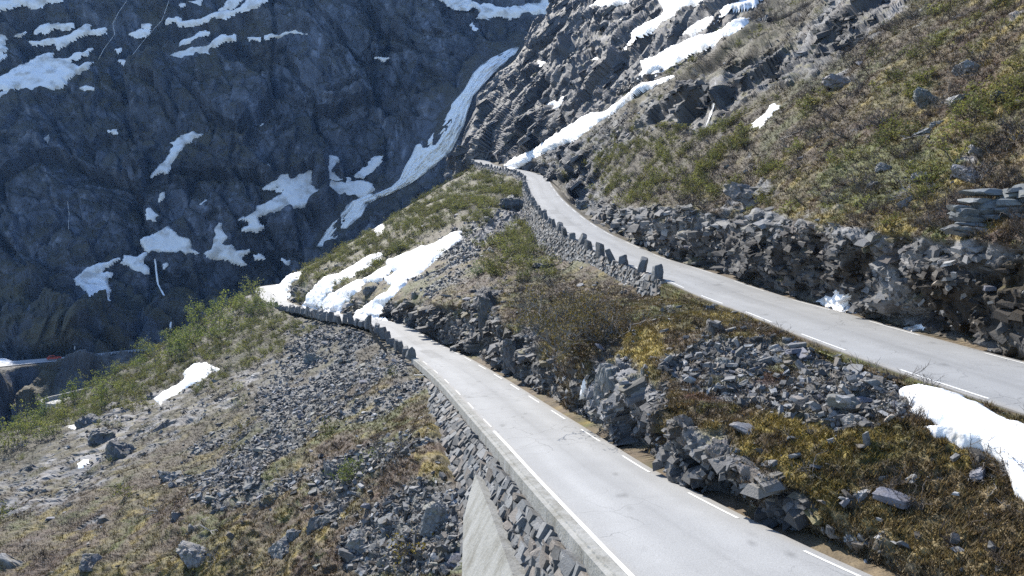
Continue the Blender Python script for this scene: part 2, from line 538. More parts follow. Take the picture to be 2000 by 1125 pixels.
# a grassy verge level with the upper road where no wall carries it
_i5 = int(np.argmin(np.abs(v2 - 5)))
_sN = up['s'][edge_pt(up['L'], 1310, 554)]
R2_LIM = np.full(R2.shape[0], 5.35)
for u in range(R2.shape[0]):
    i = int(np.argmin(((up['L'][:, :2] - R2[u, -1, :2]) ** 2).sum(1)))
    if up['s'][i] <= _sN: R2_LIM[u] = 4.85
    if up['s'][i] > _sN:
        continue
    e, sd_ = up['L'][i], up['side'][i]
    n_ = nv2 - 1 - _i5
    for r_ in range(_i5, nv2):
        t_ = (r_ - _i5) / n_
        tgt = e + sd_ * (-1.5 + 2.6 * t_) - np.array([0, 0, .05 + .30 * smooth(.55, .9, t_) + .35 * smooth(.25, 0, t_)])
        R2[u, r_] = R2[u, r_] * (1 - smooth(0, .3, t_)) + tgt * smooth(0, .3, t_)
# ---------------------------------------------------------------- snow outlines, traced; z() turns enlarged-crop numbers into picture positions
def z(ox, oy, sc, pts):
    return [(ox + x / sc, oy + y / sc) for x, y in pts]
ZA = lambda *p: z(0, 0, 2.813, p)
ZB = lambda *p: z(650, 0, 2.813, p)
ZC = lambda *p: z(1300, 0, 2.813, p)
ZD = lambda *p: z(0, 360, 2.813, p)
ZF = lambda *p: z(1300, 360, 2.813, p)
ZG = lambda *p: z(0, 725, 2.813, p)
ZH = lambda *p: z(650, 725, 2.813, p)
ZI = lambda *p: z(1300, 725, 2.813, p)
# (sheet, outline, thickness m, label)
SNOW = [
 ('R4', ZA((-300, -160), (340, -160), (340, 0), (200, 38), (110, 28), (40, 50), (0, 55), (-300, 110)), 2.0, "snowfield cut by the top left corner above the dark mountain ledges"),
 ('R4', ZA((195, 170), (230, 145), (330, 125), (395, 128), (400, 155), (330, 160), (250, 172), (190, 187)), 1.6, "smooth lens of snow lying between the corner snowfield and the long ragged snow tongue"),
 ('R4', ZA((150, 235), (230, 225), (310, 215), (400, 185), (450, 140), (490, 140), (480, 170), (580, 160), (580, 175), (490, 190), (430, 215), (385, 240), (320, 265), (300, 240), (160, 250)), 1.6, "ragged snow tongue just above the big left snowfield on the mountain ledge"),
 ('R4', ZA((80, 205), (110, 180), (135, 178), (110, 200)), 1.2, "tiny snow sliver left of the smooth snow lens on the mountain"),
 ('R4', ZA((-200, 150), (0, 190), (40, 210), (20, 240), (35, 260), (15, 300), (0, 300), (-200, 330)), 1.6, "snow patch cut by the left edge of the photo above the big ledge snowfield"),
 ('R4', ZA((-100, 330), (0, 315), (40, 300), (30, 325), (0, 345), (-100, 370)), 1.2, "thin snow strip at the left edge right over the big ledge snowfield"),
 ('R4', ZA((-200, 470), (0, 430), (60, 395), (110, 370), (165, 350), (170, 330), (250, 295), (300, 290), (290, 325), (370, 320), (440, 285), (510, 270), (460, 300), (400, 330), (380, 350), (440, 365), (500, 345), (520, 340), (480, 380), (420, 405), (390, 430), (350, 450), (370, 465), (290, 490), (230, 505), (150, 515), (110, 490), (40, 500), (0, 490), (-200, 520)), 2.0, "largest snowfield on the left mountain ledge, partly lit by the sun"),
 ('R4', ZA((430, 475), (490, 468), (515, 485), (460, 505)), 1.0, "small snow spot right of the largest ledge snowfield"),
 ('R4', ZA((-100, 520), (0, 510), (50, 500), (60, 530), (10, 545), (-100, 550)), 1.0, "small snow patch under the largest ledge snowfield at the left edge"),
 ('R4', ZA((705, 195), (790, 165), (830, 160), (815, 185), (740, 205)), 1.2, "small slanted snow patch directly below the two pale drips of the upper mountain stream"),
 ('R4', ZA((790, 140), (825, 135), (820, 155), (790, 155)), 1.0, "snow spot touching the slanted patch left of the long upper snow ribbon"),
 ('R4', ZA((900, 115), (960, 95), (1000, 115), (1080, 115), (1160, 85), (1230, 60), (1310, 55), (1350, 20), (1380, -20), (1470, -20), (1410, 35), (1310, 75), (1240, 100), (1170, 105), (1110, 125), (1040, 150), (985, 140), (960, 120), (905, 135)), 1.5, "long narrow snow ribbon climbing right to the top edge of the photo"),
 ('R4', ZA((985, 30), (1060, 10), (1110, -20), (1110, 25), (1050, 35)), 1.0, "short snow strip at the top edge above the left end of the long ribbon"),
 ('R4', ZA((1205, 55), (1250, 10), (1290, -20), (1325, 10), (1290, 40), (1230, 50)), 1.0, "snow patch at the top edge nestled over the long narrow ribbon"),
 ('R4', ZA((970, 265), (1030, 215), (1100, 180), (1150, 175), (1140, 190), (1060, 225), (1000, 270)), 1.2, "thin upper twin of the two parallel snow strips in the mountain middle"),
 ('R4', ZA((930, 310), (985, 290), (1060, 275), (1130, 265), (1180, 225), (1230, 195), (1290, 200), (1300, 215), (1230, 225), (1160, 260), (1150, 290), (1160, 310), (1140, 325), (1110, 310), (1050, 335), (1010, 350), (985, 330), (940, 335)), 1.6, "wide lower twin of the two parallel snow strips in the mountain middle"),
 ('R4', ZA((1355, 208), (1425, 205), (1425, 220), (1370, 218)), 1.0, "little snow dash between the wide snow strip and the arched snow cap"),
 ('R4', ZA((1450, 195), (1530, 195), (1570, 170), (1620, 165), (1680, 190), (1700, 180), (1715, 205), (1660, 205), (1600, 195), (1530, 210), (1470, 203)), 1.2, "arched snow cap on a rock shoulder high in the mountain centre"),
 ('R4', ZA((735, 350), (800, 330), (815, 335), (760, 360), (735, 378)), 1.0, "small snow patch left of the wide lower snow strip"),
 ('R4', ZA((628, 280), (668, 268), (662, 292), (640, 296)), 1.0, "snow dot beside the thin stream, upper of two"),
 ('R4', ZA((653, 340), (702, 342), (682, 360)), 1.0, "snow dot beside the thin stream, lower of two"),
 ('R4', ZA((1785, 525), (1850, 510), (1920, 490), (1990, 480), (1990, 488), (1910, 505), (1830, 530), (1800, 540)), 1.0, "thin bent snow streak on a ledge left of the great waterfall"),
 ('R4', ZA((250, 760), (262, 730), (275, 735), (283, 765), (270, 805), (255, 790)), 1.0, "upright snow drop on the far left cliff face"),
 ('R4', ZA((595, 720), (640, 718), (645, 738), (615, 740)), 1.0, "small snow fleck right of the upright snow drop on the cliff"),
 ('R4', ZA((920, 800), (980, 755), (1060, 738), (1105, 745), (1080, 765), (1020, 800), (980, 840), (950, 890), (920, 955), (890, 945), (825, 975), (860, 935), (900, 890), (930, 850), (945, 800)), 1.5, "long steep snow gully running down the middle of the dark cliff"),
 ('R4', ZA((1510, 765), (1575, 715), (1588, 740), (1545, 755)), 1.0, "pointed snow patch between the steep gully and the waterfall"),
 ('R4', ZA((1418, 702), (1440, 686), (1446, 712), (1425, 717)), 1.0, "snow dot left of the pointed snow patch"),
 ('R4', ZA((1465, 905), (1500, 912), (1505, 925), (1480, 920)), 1.0, "tiny snow dash above the broad snow apron"),
 ('R4', ZB((20, 320), (50, 306), (75, 315), (40, 325)), 1.0, "snow dot on the cliff face, left of two under the plateau rim"),
 ('R4', ZB((235, 325), (255, 312), (308, 314), (270, 335)), 1.0, "snow dot on the cliff face, right of two under the plateau rim"),
 ('R4', [(466, 428), (500, 412), (502, 402), (523, 394), (555, 376), (540, 370), (512, 368), (533, 355), (549, 343), (565, 341), (569, 350), (587, 341), (610, 334), (612, 359), (619, 368), (640, 366), (643, 352), (665, 354), (693, 355), (721, 354), (730, 366), (721, 380), (685, 386), (660, 384), (640, 372), (615, 390), (600, 402), (575, 410), (540, 412), (515, 417), (502, 427), (508, 437), (517, 440), (515, 446), (495, 452), (470, 452), (487, 440), (485, 432)], 1.6, "broad snow apron spreading left from the foot of the great waterfall"),
 ('R4', [(637, 303), (660, 305), (659, 325), (650, 335), (660, 345), (680, 350), (660, 356), (643, 354), (640, 330)], 1.2, "upright snow finger rising out of the broad snow apron"),
 ('R4', [(690, 343), (720, 325), (725, 310), (742, 305), (742, 316), (725, 335), (705, 345)], 1.0, "slanted snow patch right of the snow finger beside the waterfall"),
 ('R4', [(282, 412), (290, 405), (297, 406), (310, 420), (305, 430), (284, 430)], 1.0, "egg shaped snow patch above the tall snow cone"),
 ('R4', [(385, 400), (398, 390), (410, 392), (413, 400), (395, 408)], 1.0, "small rounded snow patch right of the egg shaped one"),
 ('R4', [(312, 384), (322, 378), (325, 388), (315, 392)], 1.0, "snow dot above the egg shaped snow patch"),
 ('R4', ZD((770, 310), (850, 280), (920, 228), (985, 290), (1050, 300), (1060, 360), (1100, 385), (1020, 395), (990, 370), (930, 390), (870, 375), (820, 380), (790, 360)), 1.6, "tall snow cone at the foot of the cliff above the thin white stream"),
 ('R4', ZD((1200, 207), (1220, 210), (1225, 265), (1250, 300), (1215, 325), (1260, 335), (1300, 360), (1370, 360), (1370, 375), (1315, 390), (1330, 410), (1355, 435), (1330, 443), (1250, 425), (1150, 410), (1110, 385), (1150, 370), (1175, 320)), 1.4, "steepled snow patch with a long foot right of the tall snow cone"),
 ('R4', ZD((405, 525), (450, 490), (480, 460), (540, 440), (600, 420), (655, 408), (630, 430), (580, 455), (560, 475), (500, 490), (540, 495), (600, 480), (620, 490), (610, 515), (590, 510), (600, 560), (605, 630), (560, 620), (530, 600), (490, 610), (480, 580), (450, 560), (410, 545)), 1.4, "lowest and leftmost of the snow aprons at the cliff foot"),
 ('R4', ZD((665, 430), (690, 395), (760, 390), (800, 370), (815, 385), (790, 415), (770, 440), (820, 465), (818, 490), (760, 475), (720, 455)), 1.2, "ragged snow link between the leftmost apron and the tall snow cone"),
 ('R4', ZD((888, 442), (915, 428), (922, 445), (895, 462)), 1.0, "snow dot right beside the thin white stream"),
 ('R4', ZD((1393, 382), (1430, 383), (1455, 405), (1400, 410)), 1.0, "small snow patch right of the steepled one at the cliff foot"),
 ('R4', ZD((1556, 410), (1590, 413), (1588, 434), (1570, 430)), 1.0, "snow dot at the cliff foot beside the green ridge line"),
 ('R4', ZD((-300, 985), (0, 972), (50, 968), (105, 975), (60, 984), (0, 992), (-300, 1020)), 1.2, "low snow bank along the far valley road at the left edge"),
 ('R4', ZB((560, -30), (700, -30), (780, 10), (820, 30), (900, 40), (960, 50), (1050, 30), (1150, 15), (1200, -30), (1300, -30), (1280, 25), (1200, 45), (1200, 65), (1100, 80), (1000, 95), (900, 80), (870, 90), (795, 95), (810, 45), (770, 35), (740, 50), (690, 45), (620, 20)), 2.0, "sunlit snow rim along the top of the mountain above the waterfall"),
 ('R4', ZB((765, 160), (757, 140), (765, 128), (780, 163)), 1.0, "snow fleck on the rocks under the sunlit snow rim"),
 ('R3', ZB((1395, 48), (1450, 15), (1520, -30), (1700, -30), (1680, 5), (1600, 32), (1500, 47)), 1.4, "sunlit snow strip at the top edge right of the snow rim"),
 ('R3', ZB((940, 910), (1000, 870), (1100, 830), (1180, 770), (1260, 720), (1340, 670), (1420, 625), (1490, 620), (1550, 580), (1620, 530), (1680, 475), (1760, 450), (1880, 418), (1870, 430), (1780, 465), (1760, 490), (1720, 500), (1650, 545), (1560, 610), (1480, 660), (1400, 720), (1300, 780), (1230, 810), (1150, 840), (1060, 890), (1000, 935), (960, 925)), 1.0, "long diagonal snow strip running up from the upper hairpin bend"),
 ('R3', [(1244, 155), (1258, 140), (1251, 124), (1269, 117), (1290, 107), (1308, 96), (1322, 88), (1346, 80), (1370, 70), (1407, 67), (1435, 50), (1474, 34), (1467, 39), (1453, 52), (1432, 66), (1410, 75), (1392, 89), (1357, 103), (1335, 117), (1310, 132), (1280, 146)], 1.2, "broad bright snow band resting behind the stone posts of the highest road"),
 ('R3', ZC((90, 195), (130, 160), (190, 120), (290, 80), (330, 45), (400, 20), (430, -30), (540, -30), (500, 40), (440, 60), (380, 60), (300, 80), (270, 110), (240, 145), (200, 180), (140, 200)), 1.0, "snow band above the broad band, split from it by a rock rib"),
 ('R3', ZB((1640, 180), (1700, 145), (1760, 110), (1830, 75), (1790, 10), (1800, -30), (1969, -30), (2030, 0), (1969, 40), (1900, 80), (1850, 110), (1780, 160), (1720, 190), (1640, 220), (1600, 275), (1610, 255), (1650, 215)), 1.2, "wide snow chute dropping from the top edge left of the rock rib"),
 ('R3', ZB((1520, 135), (1590, 105), (1680, 60), (1640, 95), (1580, 125)), 0.8, "narrow snow streak on the dark slabs left of the wide snow chute"),
 ('R3', ZB((1370, 360), (1440, 325), (1540, 285), (1550, 295), (1470, 330), (1400, 358)), 0.8, "narrow snow streak on the slabs right of the waterfall lip"),
 ('R3', ZB((1118, 342), (1140, 328), (1165, 345), (1130, 364)), 0.8, "small snow patch just right of the waterfall lip"),
 ('R3', ZB((1165, 635), (1220, 590), (1260, 530), (1280, 535), (1260, 580), (1200, 612)), 0.8, "bent snow streak in the slabs above the long diagonal strip"),
 ('R3', ZB((1178, 572), (1230, 548), (1242, 572), (1200, 580)), 0.8, "snow scrap touching the bent streak above the diagonal strip"),
 ('R3', ZC((545, 630), (570, 580), (600, 575), (640, 600), (600, 620), (570, 650), (545, 680), (480, 715), (470, 700), (500, 670)), 0.5, "small white snow remnant among the shrubs right of the little cliff waterfall"),
 ('R3', ZF((830, 645), (870, 625), (940, 600), (985, 630), (1020, 680), (1045, 712), (990, 700), (920, 680)), 0.9, "heap of old snow stained pink beside the upper road under the rock cut"),
 ('R3', ZF((1310, 785), (1390, 788), (1440, 778), (1450, 810), (1380, 810)), 0.45, "flat white snow remnant on the upper road verge under the brown rock face"),
 ('R2', [(526, 571), (544, 552), (565, 538), (590, 531), (583, 543), (569, 554), (565, 580), (558, 590), (533, 584)], 0.8, "snow patch at the bend of the lower road, farthest of its drifts"),
 ('R2', [(588, 599), (599, 591), (601, 579), (615, 560), (632, 545), (648, 540), (668, 534), (695, 518), (717, 502), (746, 497), (744, 509), (721, 520), (703, 531), (690, 540), (664, 552), (648, 564), (634, 587), (628, 606)], 0.95, "left lobe of the thick cut snow drifts above the lower road"),
 ('R2', [(633, 608), (632, 591), (646, 577), (668, 565), (687, 554), (715, 544), (735, 533), (757, 518), (760, 535), (745, 550), (712, 553), (705, 566), (687, 579), (683, 589), (675, 597), (662, 612)], 0.95, "middle lobe of the thick cut snow drifts above the lower road"),
 ('R2', [(690, 620), (705, 606), (721, 595), (744, 581), (760, 570), (765, 560), (750, 548), (780, 533), (757, 530), (757, 513), (782, 502), (806, 492), (824, 481), (838, 484), (863, 470), (885, 458), (902, 453), (902, 463), (895, 474), (881, 481), (863, 495), (849, 509), (838, 520), (821, 534), (799, 545), (785, 563), (767, 580), (749, 598), (757, 630), (728, 623)], 0.9, "right and longest lobe of the thick snow drifts, reaching up the slope"),
 ('R2', z(650, 360, 2.813, [(230, 260), (240, 225), (265, 212), (285, 240), (270, 275), (240, 280)]), 0.5, "small snow scrap among the scrub on the ridge over the drifts"),
 ('R2', ZH((1363, 160), (1375, 90), (1400, 58), (1422, 100), (1412, 148)), 0.5, "small upright snow remnant leaning on the rock by the lower road"),
 ('R2', ZI((1295, 125), (1400, 110), (1500, 130), (1600, 160), (1720, 190), (1760, 225), (1850, 270), (1900, 295), (1969, 310), (2300, 440), (2400, 900), (2100, 800), (1969, 730), (1910, 690), (1880, 580), (1830, 510), (1750, 450), (1650, 440), (1560, 400), (1480, 375), (1400, 330), (1520, 320), (1420, 260), (1340, 235), (1385, 215), (1335, 205)), 0.42, "large white snow field between the two roads at the right edge"),
 ('R1', [(357, 733), (377, 712), (402, 710), (420, 719), (427, 721), (409, 732), (384, 746), (355, 764), (327, 778), (313, 791), (302, 780), (320, 766), (350, 752), (360, 740)], 0.6, "isolated snow patch on the slope below the lower road"),
 ('R1', ZG((365, 312), (410, 293), (412, 322)), 0.4, "snow scrap tucked against the big dark boulder on the left slope"),
 ('R1', ZG((413, 522), (470, 488), (492, 496), (450, 527)), 0.4, "snow scrap in the rock slabs below the big dark boulders"),
]
DY = [  # wet rock, darkened rock, slabs, scree, moss ... outlines on each sheet (albedo zones)
]
Z_ROCK3 = [
 [(1215, 275), (1300, 200), (1390, 150), (1500, 100), (1600, 30), (1640, -80), (1850, -80), (1740, 40), (1640, 110), (1600, 150), (1490, 172), (1400, 250), (1350, 262), (1300, 232), (1230, 285)],
 [(860, 330), (950, 306), (1060, 300), (1150, 250), (1260, 160), (1390, 90), (1480, 0), (1520, -400), (800, -400)],
 [(1385, 425), (1440, 385), (1500, 355), (1515, 372), (1460, 412)],
 [(1095, 345), (1150, 350), (1175, 390), (1160, 415), (1120, 400)],
 [(1610, 170), (1640, 140), (1672, 150), (1640, 175)],
]
Z_SCREE3 = [[(1000, 332), (1100, 290), (1200, 230), (1290, 180), (1300, 232), (1200, 292), (1130, 345), (1075, 345)]]
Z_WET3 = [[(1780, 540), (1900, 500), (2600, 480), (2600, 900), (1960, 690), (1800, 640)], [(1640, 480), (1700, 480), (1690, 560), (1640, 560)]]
Z_SCREE1 = [
 [(575, 640), (700, 645), (790, 690), (838, 760), (810, 800), (700, 830), (640, 880), (560, 960), (430, 1000), (340, 960), (310, 920), (420, 850), (520, 760), (560, 700)],
 [(600, 930), (700, 880), (800, 860), (870, 850), (900, 930), (905, 1125), (700, 1125), (640, 1040)],
]
Z_SLAB1 = [[(40, 930), (200, 800), (330, 760), (560, 695), (470, 780), (330, 860), (150, 980), (0, 1010), (-100, 1040), (-100, 960)], [(150, 870), (260, 800), (300, 830), (200, 910)]]
Z_SCREE2 = [[(1290, 700), (1400, 655), (1560, 670), (1730, 715), (1800, 765), (1850, 850), (1900, 880), (1850, 925), (1700, 905), (1620, 830), (1480, 800), (1330, 770)],
 [(800, 520), (930, 425), (985, 440), (900, 540), (840, 580)], [(1630, 965), (1680, 960), (1700, 1000), (1640, 1010)]]
Z_YEL2 = [[(1190, 665), (1270, 645), (1310, 690), (1260, 740), (1200, 715)], [(1460, 840), (1560, 770), (1640, 800), (1640, 880), (1540, 925), (1450, 890)],
 [(1600, 1000), (1760, 980), (1800, 1060), (1700, 1100), (1620, 1060)]]
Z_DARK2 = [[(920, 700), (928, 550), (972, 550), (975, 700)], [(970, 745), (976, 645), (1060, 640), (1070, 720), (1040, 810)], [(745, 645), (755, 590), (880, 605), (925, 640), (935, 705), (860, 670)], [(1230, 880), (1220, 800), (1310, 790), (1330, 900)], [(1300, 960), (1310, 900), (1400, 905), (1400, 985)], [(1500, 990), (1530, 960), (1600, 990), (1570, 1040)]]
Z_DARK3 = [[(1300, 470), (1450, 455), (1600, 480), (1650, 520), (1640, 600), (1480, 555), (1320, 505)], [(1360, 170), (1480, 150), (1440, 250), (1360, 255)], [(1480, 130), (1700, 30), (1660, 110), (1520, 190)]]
Z_ROCK2 = [[(925, 690), (932, 560), (968, 560), (970, 690)], [(970, 740), (980, 650), (1060, 640), (1070, 720), (1040, 800)], [(1145, 850), (1145, 690), (1210, 680), (1300, 760), (1310, 880), (1240, 880)],
 [(1300, 950), (1330, 830), (1420, 850), (1470, 950), (1400, 985)], [(745, 640), (760, 595), (880, 610), (925, 640), (930, 700), (860, 665)], [(930, 440), (1000, 385), (1030, 400), (1030, 430), (900, 500)], [(1500, 980), (1560, 950), (1600, 1000), (1560, 1030)]]

def zone(q, polys, w):
    r = np.zeros(len(q))
    for p in polys:
        r = np.maximum(r, soft_poly(q, p, w))
    return r

def blur(H, nu, nv):
    """3x3 median: takes the saw teeth off the block edges, keeps the edges"""
    h = np.pad(H.reshape(nu, nv).astype(np.float32), 1, mode='edge')
    st = np.stack([h[i:i + nu, j:j + nv] for i in range(3) for j in range(3)])
    st.partition(4, axis=0)
    return st[4].reshape(-1)

def mixc(c, m, col):
    return c * (1 - m[:, None]) + np.asarray(col) * m[:, None]

WL = ZB((985, 262), (925, 292), (870, 318), (810, 360), (765, 410), (742, 455), (715, 500), (655, 570), (605, 650), (545, 720), (500, 772), (455, 798), (430, 860), (395, 915), (365, 985), (322, 1025), (215, 1072))
WR = ZB((1028, 256), (1005, 295), (945, 352), (885, 402), (825, 468), (770, 530), (748, 600), (722, 690), (690, 760), (655, 830), (600, 890), (535, 930), (470, 985), (400, 1025), (300, 1075), (250, 1090))
WL2 = [(722, 376), (700, 384), (683, 388), (668, 406), (645, 432), (626, 460), (614, 482)]
WR2 = [(742, 384), (738, 392), (722, 400), (712, 425), (692, 444), (668, 462), (640, 482)]
WL3 = ZC((235, 395), (240, 500), (230, 590), (205, 690)); WR3 = ZC((308, 392), (308, 490), (300, 580), (235, 705))
FALLS = {'R4': [WL + WR[::-1], WL2 + WR2[::-1]], 'R3': [WL3 + WR3[::-1], WL + [(x + 14, y) for x, y in WR[::-1]]]}
MAT_ROCKY = attr_mat("rocky_ground", rough=0.78, spec=0.35, scale=9.0, var=0.32, bump=0.03, bscale=14.0, rough_var=0.2)
MAT_FAR = attr_mat("mountain_rock", rough=0.8, spec=0.3, scale=1.2, var=0.35, bump=0.25, bscale=1.6, rough_var=0.15)
def snow_mat(name, k):
  m, nt_, b_ = new_mat(name)
  b_.inputs["Base Color"].default_value = (0.86, 0.87, 0.89, 1)
  b_.inputs["Roughness"].default_value = 0.6
  g_ = nt_.nodes.new("ShaderNodeNewGeometry")
  n_ = nt_.nodes.new("ShaderNodeTexNoise"); n_.inputs["Scale"].default_value = 1.3 * k; n_.inputs["Detail"].default_value = 6
  r_ = nt_.nodes.new("ShaderNodeValToRGB")
  r_.color_ramp.elements[0].position = 0.34; r_.color_ramp.elements[0].color = (0.50, 0.48, 0.45, 1)
  r_.color_ramp.elements[1].position = 0.50; r_.color_ramp.elements[1].color = (0.80, 0.81, 0.83, 1)
  bp_ = nt_.nodes.new("ShaderNodeBump"); bp_.inputs["Distance"].default_value = 0.12 / k; bp_.inputs["Strength"].default_value = 0.8
  n2_ = nt_.nodes.new("ShaderNodeTexNoise"); n2_.inputs["Scale"].default_value = 2.2 * k; n2_.inputs["Detail"].default_value = 4
  nt_.links.new(g_.outputs["Position"], n_.inputs["Vector"]); nt_.links.new(g_.outputs["Position"], n2_.inputs["Vector"])
  nt_.links.new(n_.outputs[0], r_.inputs[0]); nt_.links.new(r_.outputs[0], b_.inputs["Base Color"])
  nt_.links.new(n2_.outputs[0], bp_.inputs["Height"]); nt_.links.new(bp_.outputs[0], b_.inputs["Normal"])
  return m
MAT_SNOW = snow_mat('old_snow', 1.0)
MAT_SNOW_FAR = snow_mat('far_snow', .12)

SHEETS = {}
def finish_sheet(key, name, P, vi, mode):
    nu, nv = P.shape[:2]
    n = normals_grid(P)
    view = -P / np.linalg.norm(P, axis=-1, keepdims=True)
    if (n * view).sum(-1).mean() < 0:
        n = -n
    B = P.reshape(-1, 3); N = n.reshape(-1, 3)
    VI = np.tile(vi, nu)
    nz = N[:, 2]
    depth = B[:, 1]
    # bench: rows next to a road carry no relief
    if mode == 'R4':
        far_road = smooth(0.25, 0.02, np.minimum(np.abs(VI - 1.0), np.abs(VI - 2.0)) * ((VI < 1) | (VI > 2)))
        free = 1 - np.where((VI >= 1) & (VI <= 2), 1, far_road)
    elif mode == 'R1':
        free = smooth(0.85, 1.12, VI)
    elif mode == 'R2':
        lim_ = np.repeat(R2_LIM, nv)
        free = smooth(0.95, 1.12, VI) * smooth(.35, 0, VI - lim_)
    else:
        free = smooth(0.95, 1.12, VI)
    if mode == 'R4':
        low = fbm(B, 95, 3, off=3.1) * 9 + fbm(B, 34, 3, off=8.2) * 3.0
    else:
        low = fbm(B, 11, 3, off=3.1) * (1.35 if key == 'R1' else 0.95) + (fbm(B, 40, 2, off=7.7) * (1.2 if key == 'R2' else 2.2)) * smooth(60, 160, depth)
    if key == 'R3':       # the rock band: a step in the slope with a dark face below it
        qb, _ = proj(B + N * low[:, None])
        qb = qb + np.stack([fbm(B, 14, 3, off=4.4), fbm(B, 14, 3, off=9.4)], -1) * 26
        lowline = np.array([(1190, 318), (1240, 275), (1300, 225), (1345, 215), (1400, 205), (1440, 165), (1500, 150), (1600, 118), (1660, 60), (1740, -10), (1800, -80)], float)
        yl = np.interp(qb[:, 0], lowline[:, 0], lowline[:, 1])
        dl = (yl - qb[:, 1]) * .8
        low = low + (2.4 + 4.5 * np.clip(fbm(B, 17, 3, off=14.4), -.4, .6)) * smooth(-3, 5, dl) * smooth(120, 25, dl) * smooth(1185, 1260, qb[:, 0]) * smooth(1830, 1700, qb[:, 0])
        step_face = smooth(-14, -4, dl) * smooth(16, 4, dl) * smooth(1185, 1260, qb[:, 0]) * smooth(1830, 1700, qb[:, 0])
    low = low * free
    L = B + N * low[:, None]
    q, _ = proj(L)
    wob = np.stack([fbm(L, 2.2 if mode != 'R4' else 9, 3, off=1.7), fbm(L, 2.2 if mode != 'R4' else 9, 3, off=5.5)], -1)
    wf = np.stack([fbm(L, .6 if mode != 'R4' else 3.5, 3, off=2.7), fbm(L, .6 if mode != 'R4' else 3.5, 3, off=6.5)], -1)
    qs = q + wob * ((5.0 + 6.0 * smooth(120, 60, depth))[:, None] if mode != 'R4' else 8.0) + wf * ((6.0 * smooth(110, 50, depth) + 1.0)[:, None] if mode != 'R4' else 4.0)
    snow = np.zeros(len(B))
    pat = []
    for (k, poly, th, lab) in SNOW:
        if k != key:
            continue
        poly = np.asarray(poly, float)
        lo, hi = poly.min(0) - 9, poly.max(0) + 9
        idx = np.where(((qs >= lo) & (qs <= hi)).all(1))[0]
        if len(idx) == 0:
            continue
        dd = poly_dist(qs[idx], poly)
        sd = np.where(in_poly(qs[idx], poly), dd, -dd)
        pat.append((idx, sd, th, lab))
        snow[idx] = np.maximum(snow[idx], smooth(-7, 3, sd))
    for poly in FALLS.get(key, []):
        pd_ = poly_dist(q, np.asarray(poly, float)); pd_[in_poly(q, poly)] = 0
        snow = np.maximum(snow, (smooth(45, 4, pd_) if mode == 'R4' else smooth(8, 0, pd_)) * .95)
    nb = fbm(L, 3.0 if mode != 'R4' else 14, 4, off=11.0)
    nbig = fbm(L, 9.0 if mode != 'R4' else 45, 3, off=21.0)
    # ---- rock or ground?
    qw = q + wob * 30
    c0 = np.zeros((len(B), 3))
    if mode == 'R4':
        S = L @ np.array([[1, 0, 0.0], [0, 1, 0], [0.35, 0, 0.55]])      # cells stretched along the steep joints
        S = S + np.stack([fbm(L, 30, 2, off=2.2), fbm(L, 30, 2, off=4.2), fbm(L, 30, 2, off=6.2)], -1) * 5
        f1, r1 = facets(S, 46, 1.0, 1, .25); f2, r2 = facets(S, 19, 4.0, 1, .4); f3, r3 = facets(S, 7.5, 7.0, 1, .6); f4, r4 = facets(S, 2.6, 9.0, 1, .5)
        rg = ridged(L * np.array([1, 1, .4]), 48, 4, off=2.0)
        amp = (1 - 0.93 * snow) * free
        H = (f1 * 15 + f2 * 6.5 + f3 * 2.8 + f4 * 0.7 + rg * 5.0) * amp
        H = blur(H, nu, nv)
        V = L + N * H[:, None]
        Vn = normals_grid(V.reshape(nu, nv, 3)).reshape(-1, 3)
        Vn = np.where(((Vn * N).sum(1) < 0)[:, None], -Vn, Vn)
        c0 += np.array([0.078, 0.089, 0.115])
        c0 *= (0.35 + 0.4 * r1 + 0.5 * r2 + 0.4 * r3 + .25 * r4)[:, None]
        c0 = mixc(c0, smooth(-.1, .3, nbig + .5 * nb) * .5, np.array([0.058, 0.062, 0.072]))
        streak = fbm(L * np.array([1, 1, 0.12]), 4.5, 3, off=31)
        c0 *= (1 - 0.45 * smooth(0.05, 0.35, streak))[:, None]
        c0 *= (1 + 0.8 * smooth(0.18, 0.4, -streak))[:, None]
        q0 = q
        veg = smooth(0.3, 0.65, Vn[:, 2] + 0.35 * nb + 0.15 * nbig)
        zone_up = smooth(215, 150, q0[:, 1] + 40 * nbig) * smooth(700, 420, q0[:, 0]) 
        zone_lo = smooth(540, 590, q0[:, 1] + 40 * nbig)
        veg = np.clip(veg * 0.8 + 0.55 * zone_up * smooth(-.2, .3, nb + .3 * Vn[:, 2]) + 0.75 * zone_lo * smooth(-.25, .25, nb), 0, 1)
        vc = np.array([0.052, 0.047, 0.032]) * (1 + 0.9 * nb)[:, None] + np.array([0.015, 0.01, 0.0]) * smooth(0, .4, nbig)[:, None]
        c0 = c0 * (1 - veg[:, None]) + vc * veg[:, None]
        scr = soft_poly(q, [(140, 710), (260, 690), (275, 740), (200, 800), (130, 850), (60, 830), (90, 760)], 20)
        c0 = mixc(c0, scr * 0.7, [0.11, 0.115, 0.125]) 
    else:
        near = 1.0
        st = np.array([[1, 0, 0.35], [0, 1, 0.15], [-.25, 0, 1.0]])
        S = L @ st.T * np.array([0.6, 0.66, 1.12])          # thin slabs
        f1, r1 = facets(S, 3.2, 1.0, 1.15, .08); f2, r2 = facets(S, 1.15, 4.0, 1.15, .14); f3, r3 = facets(S, 0.45, 7.0, 1.1, .25)
        f4, r4 = facets(L, 0.2, 2.0)
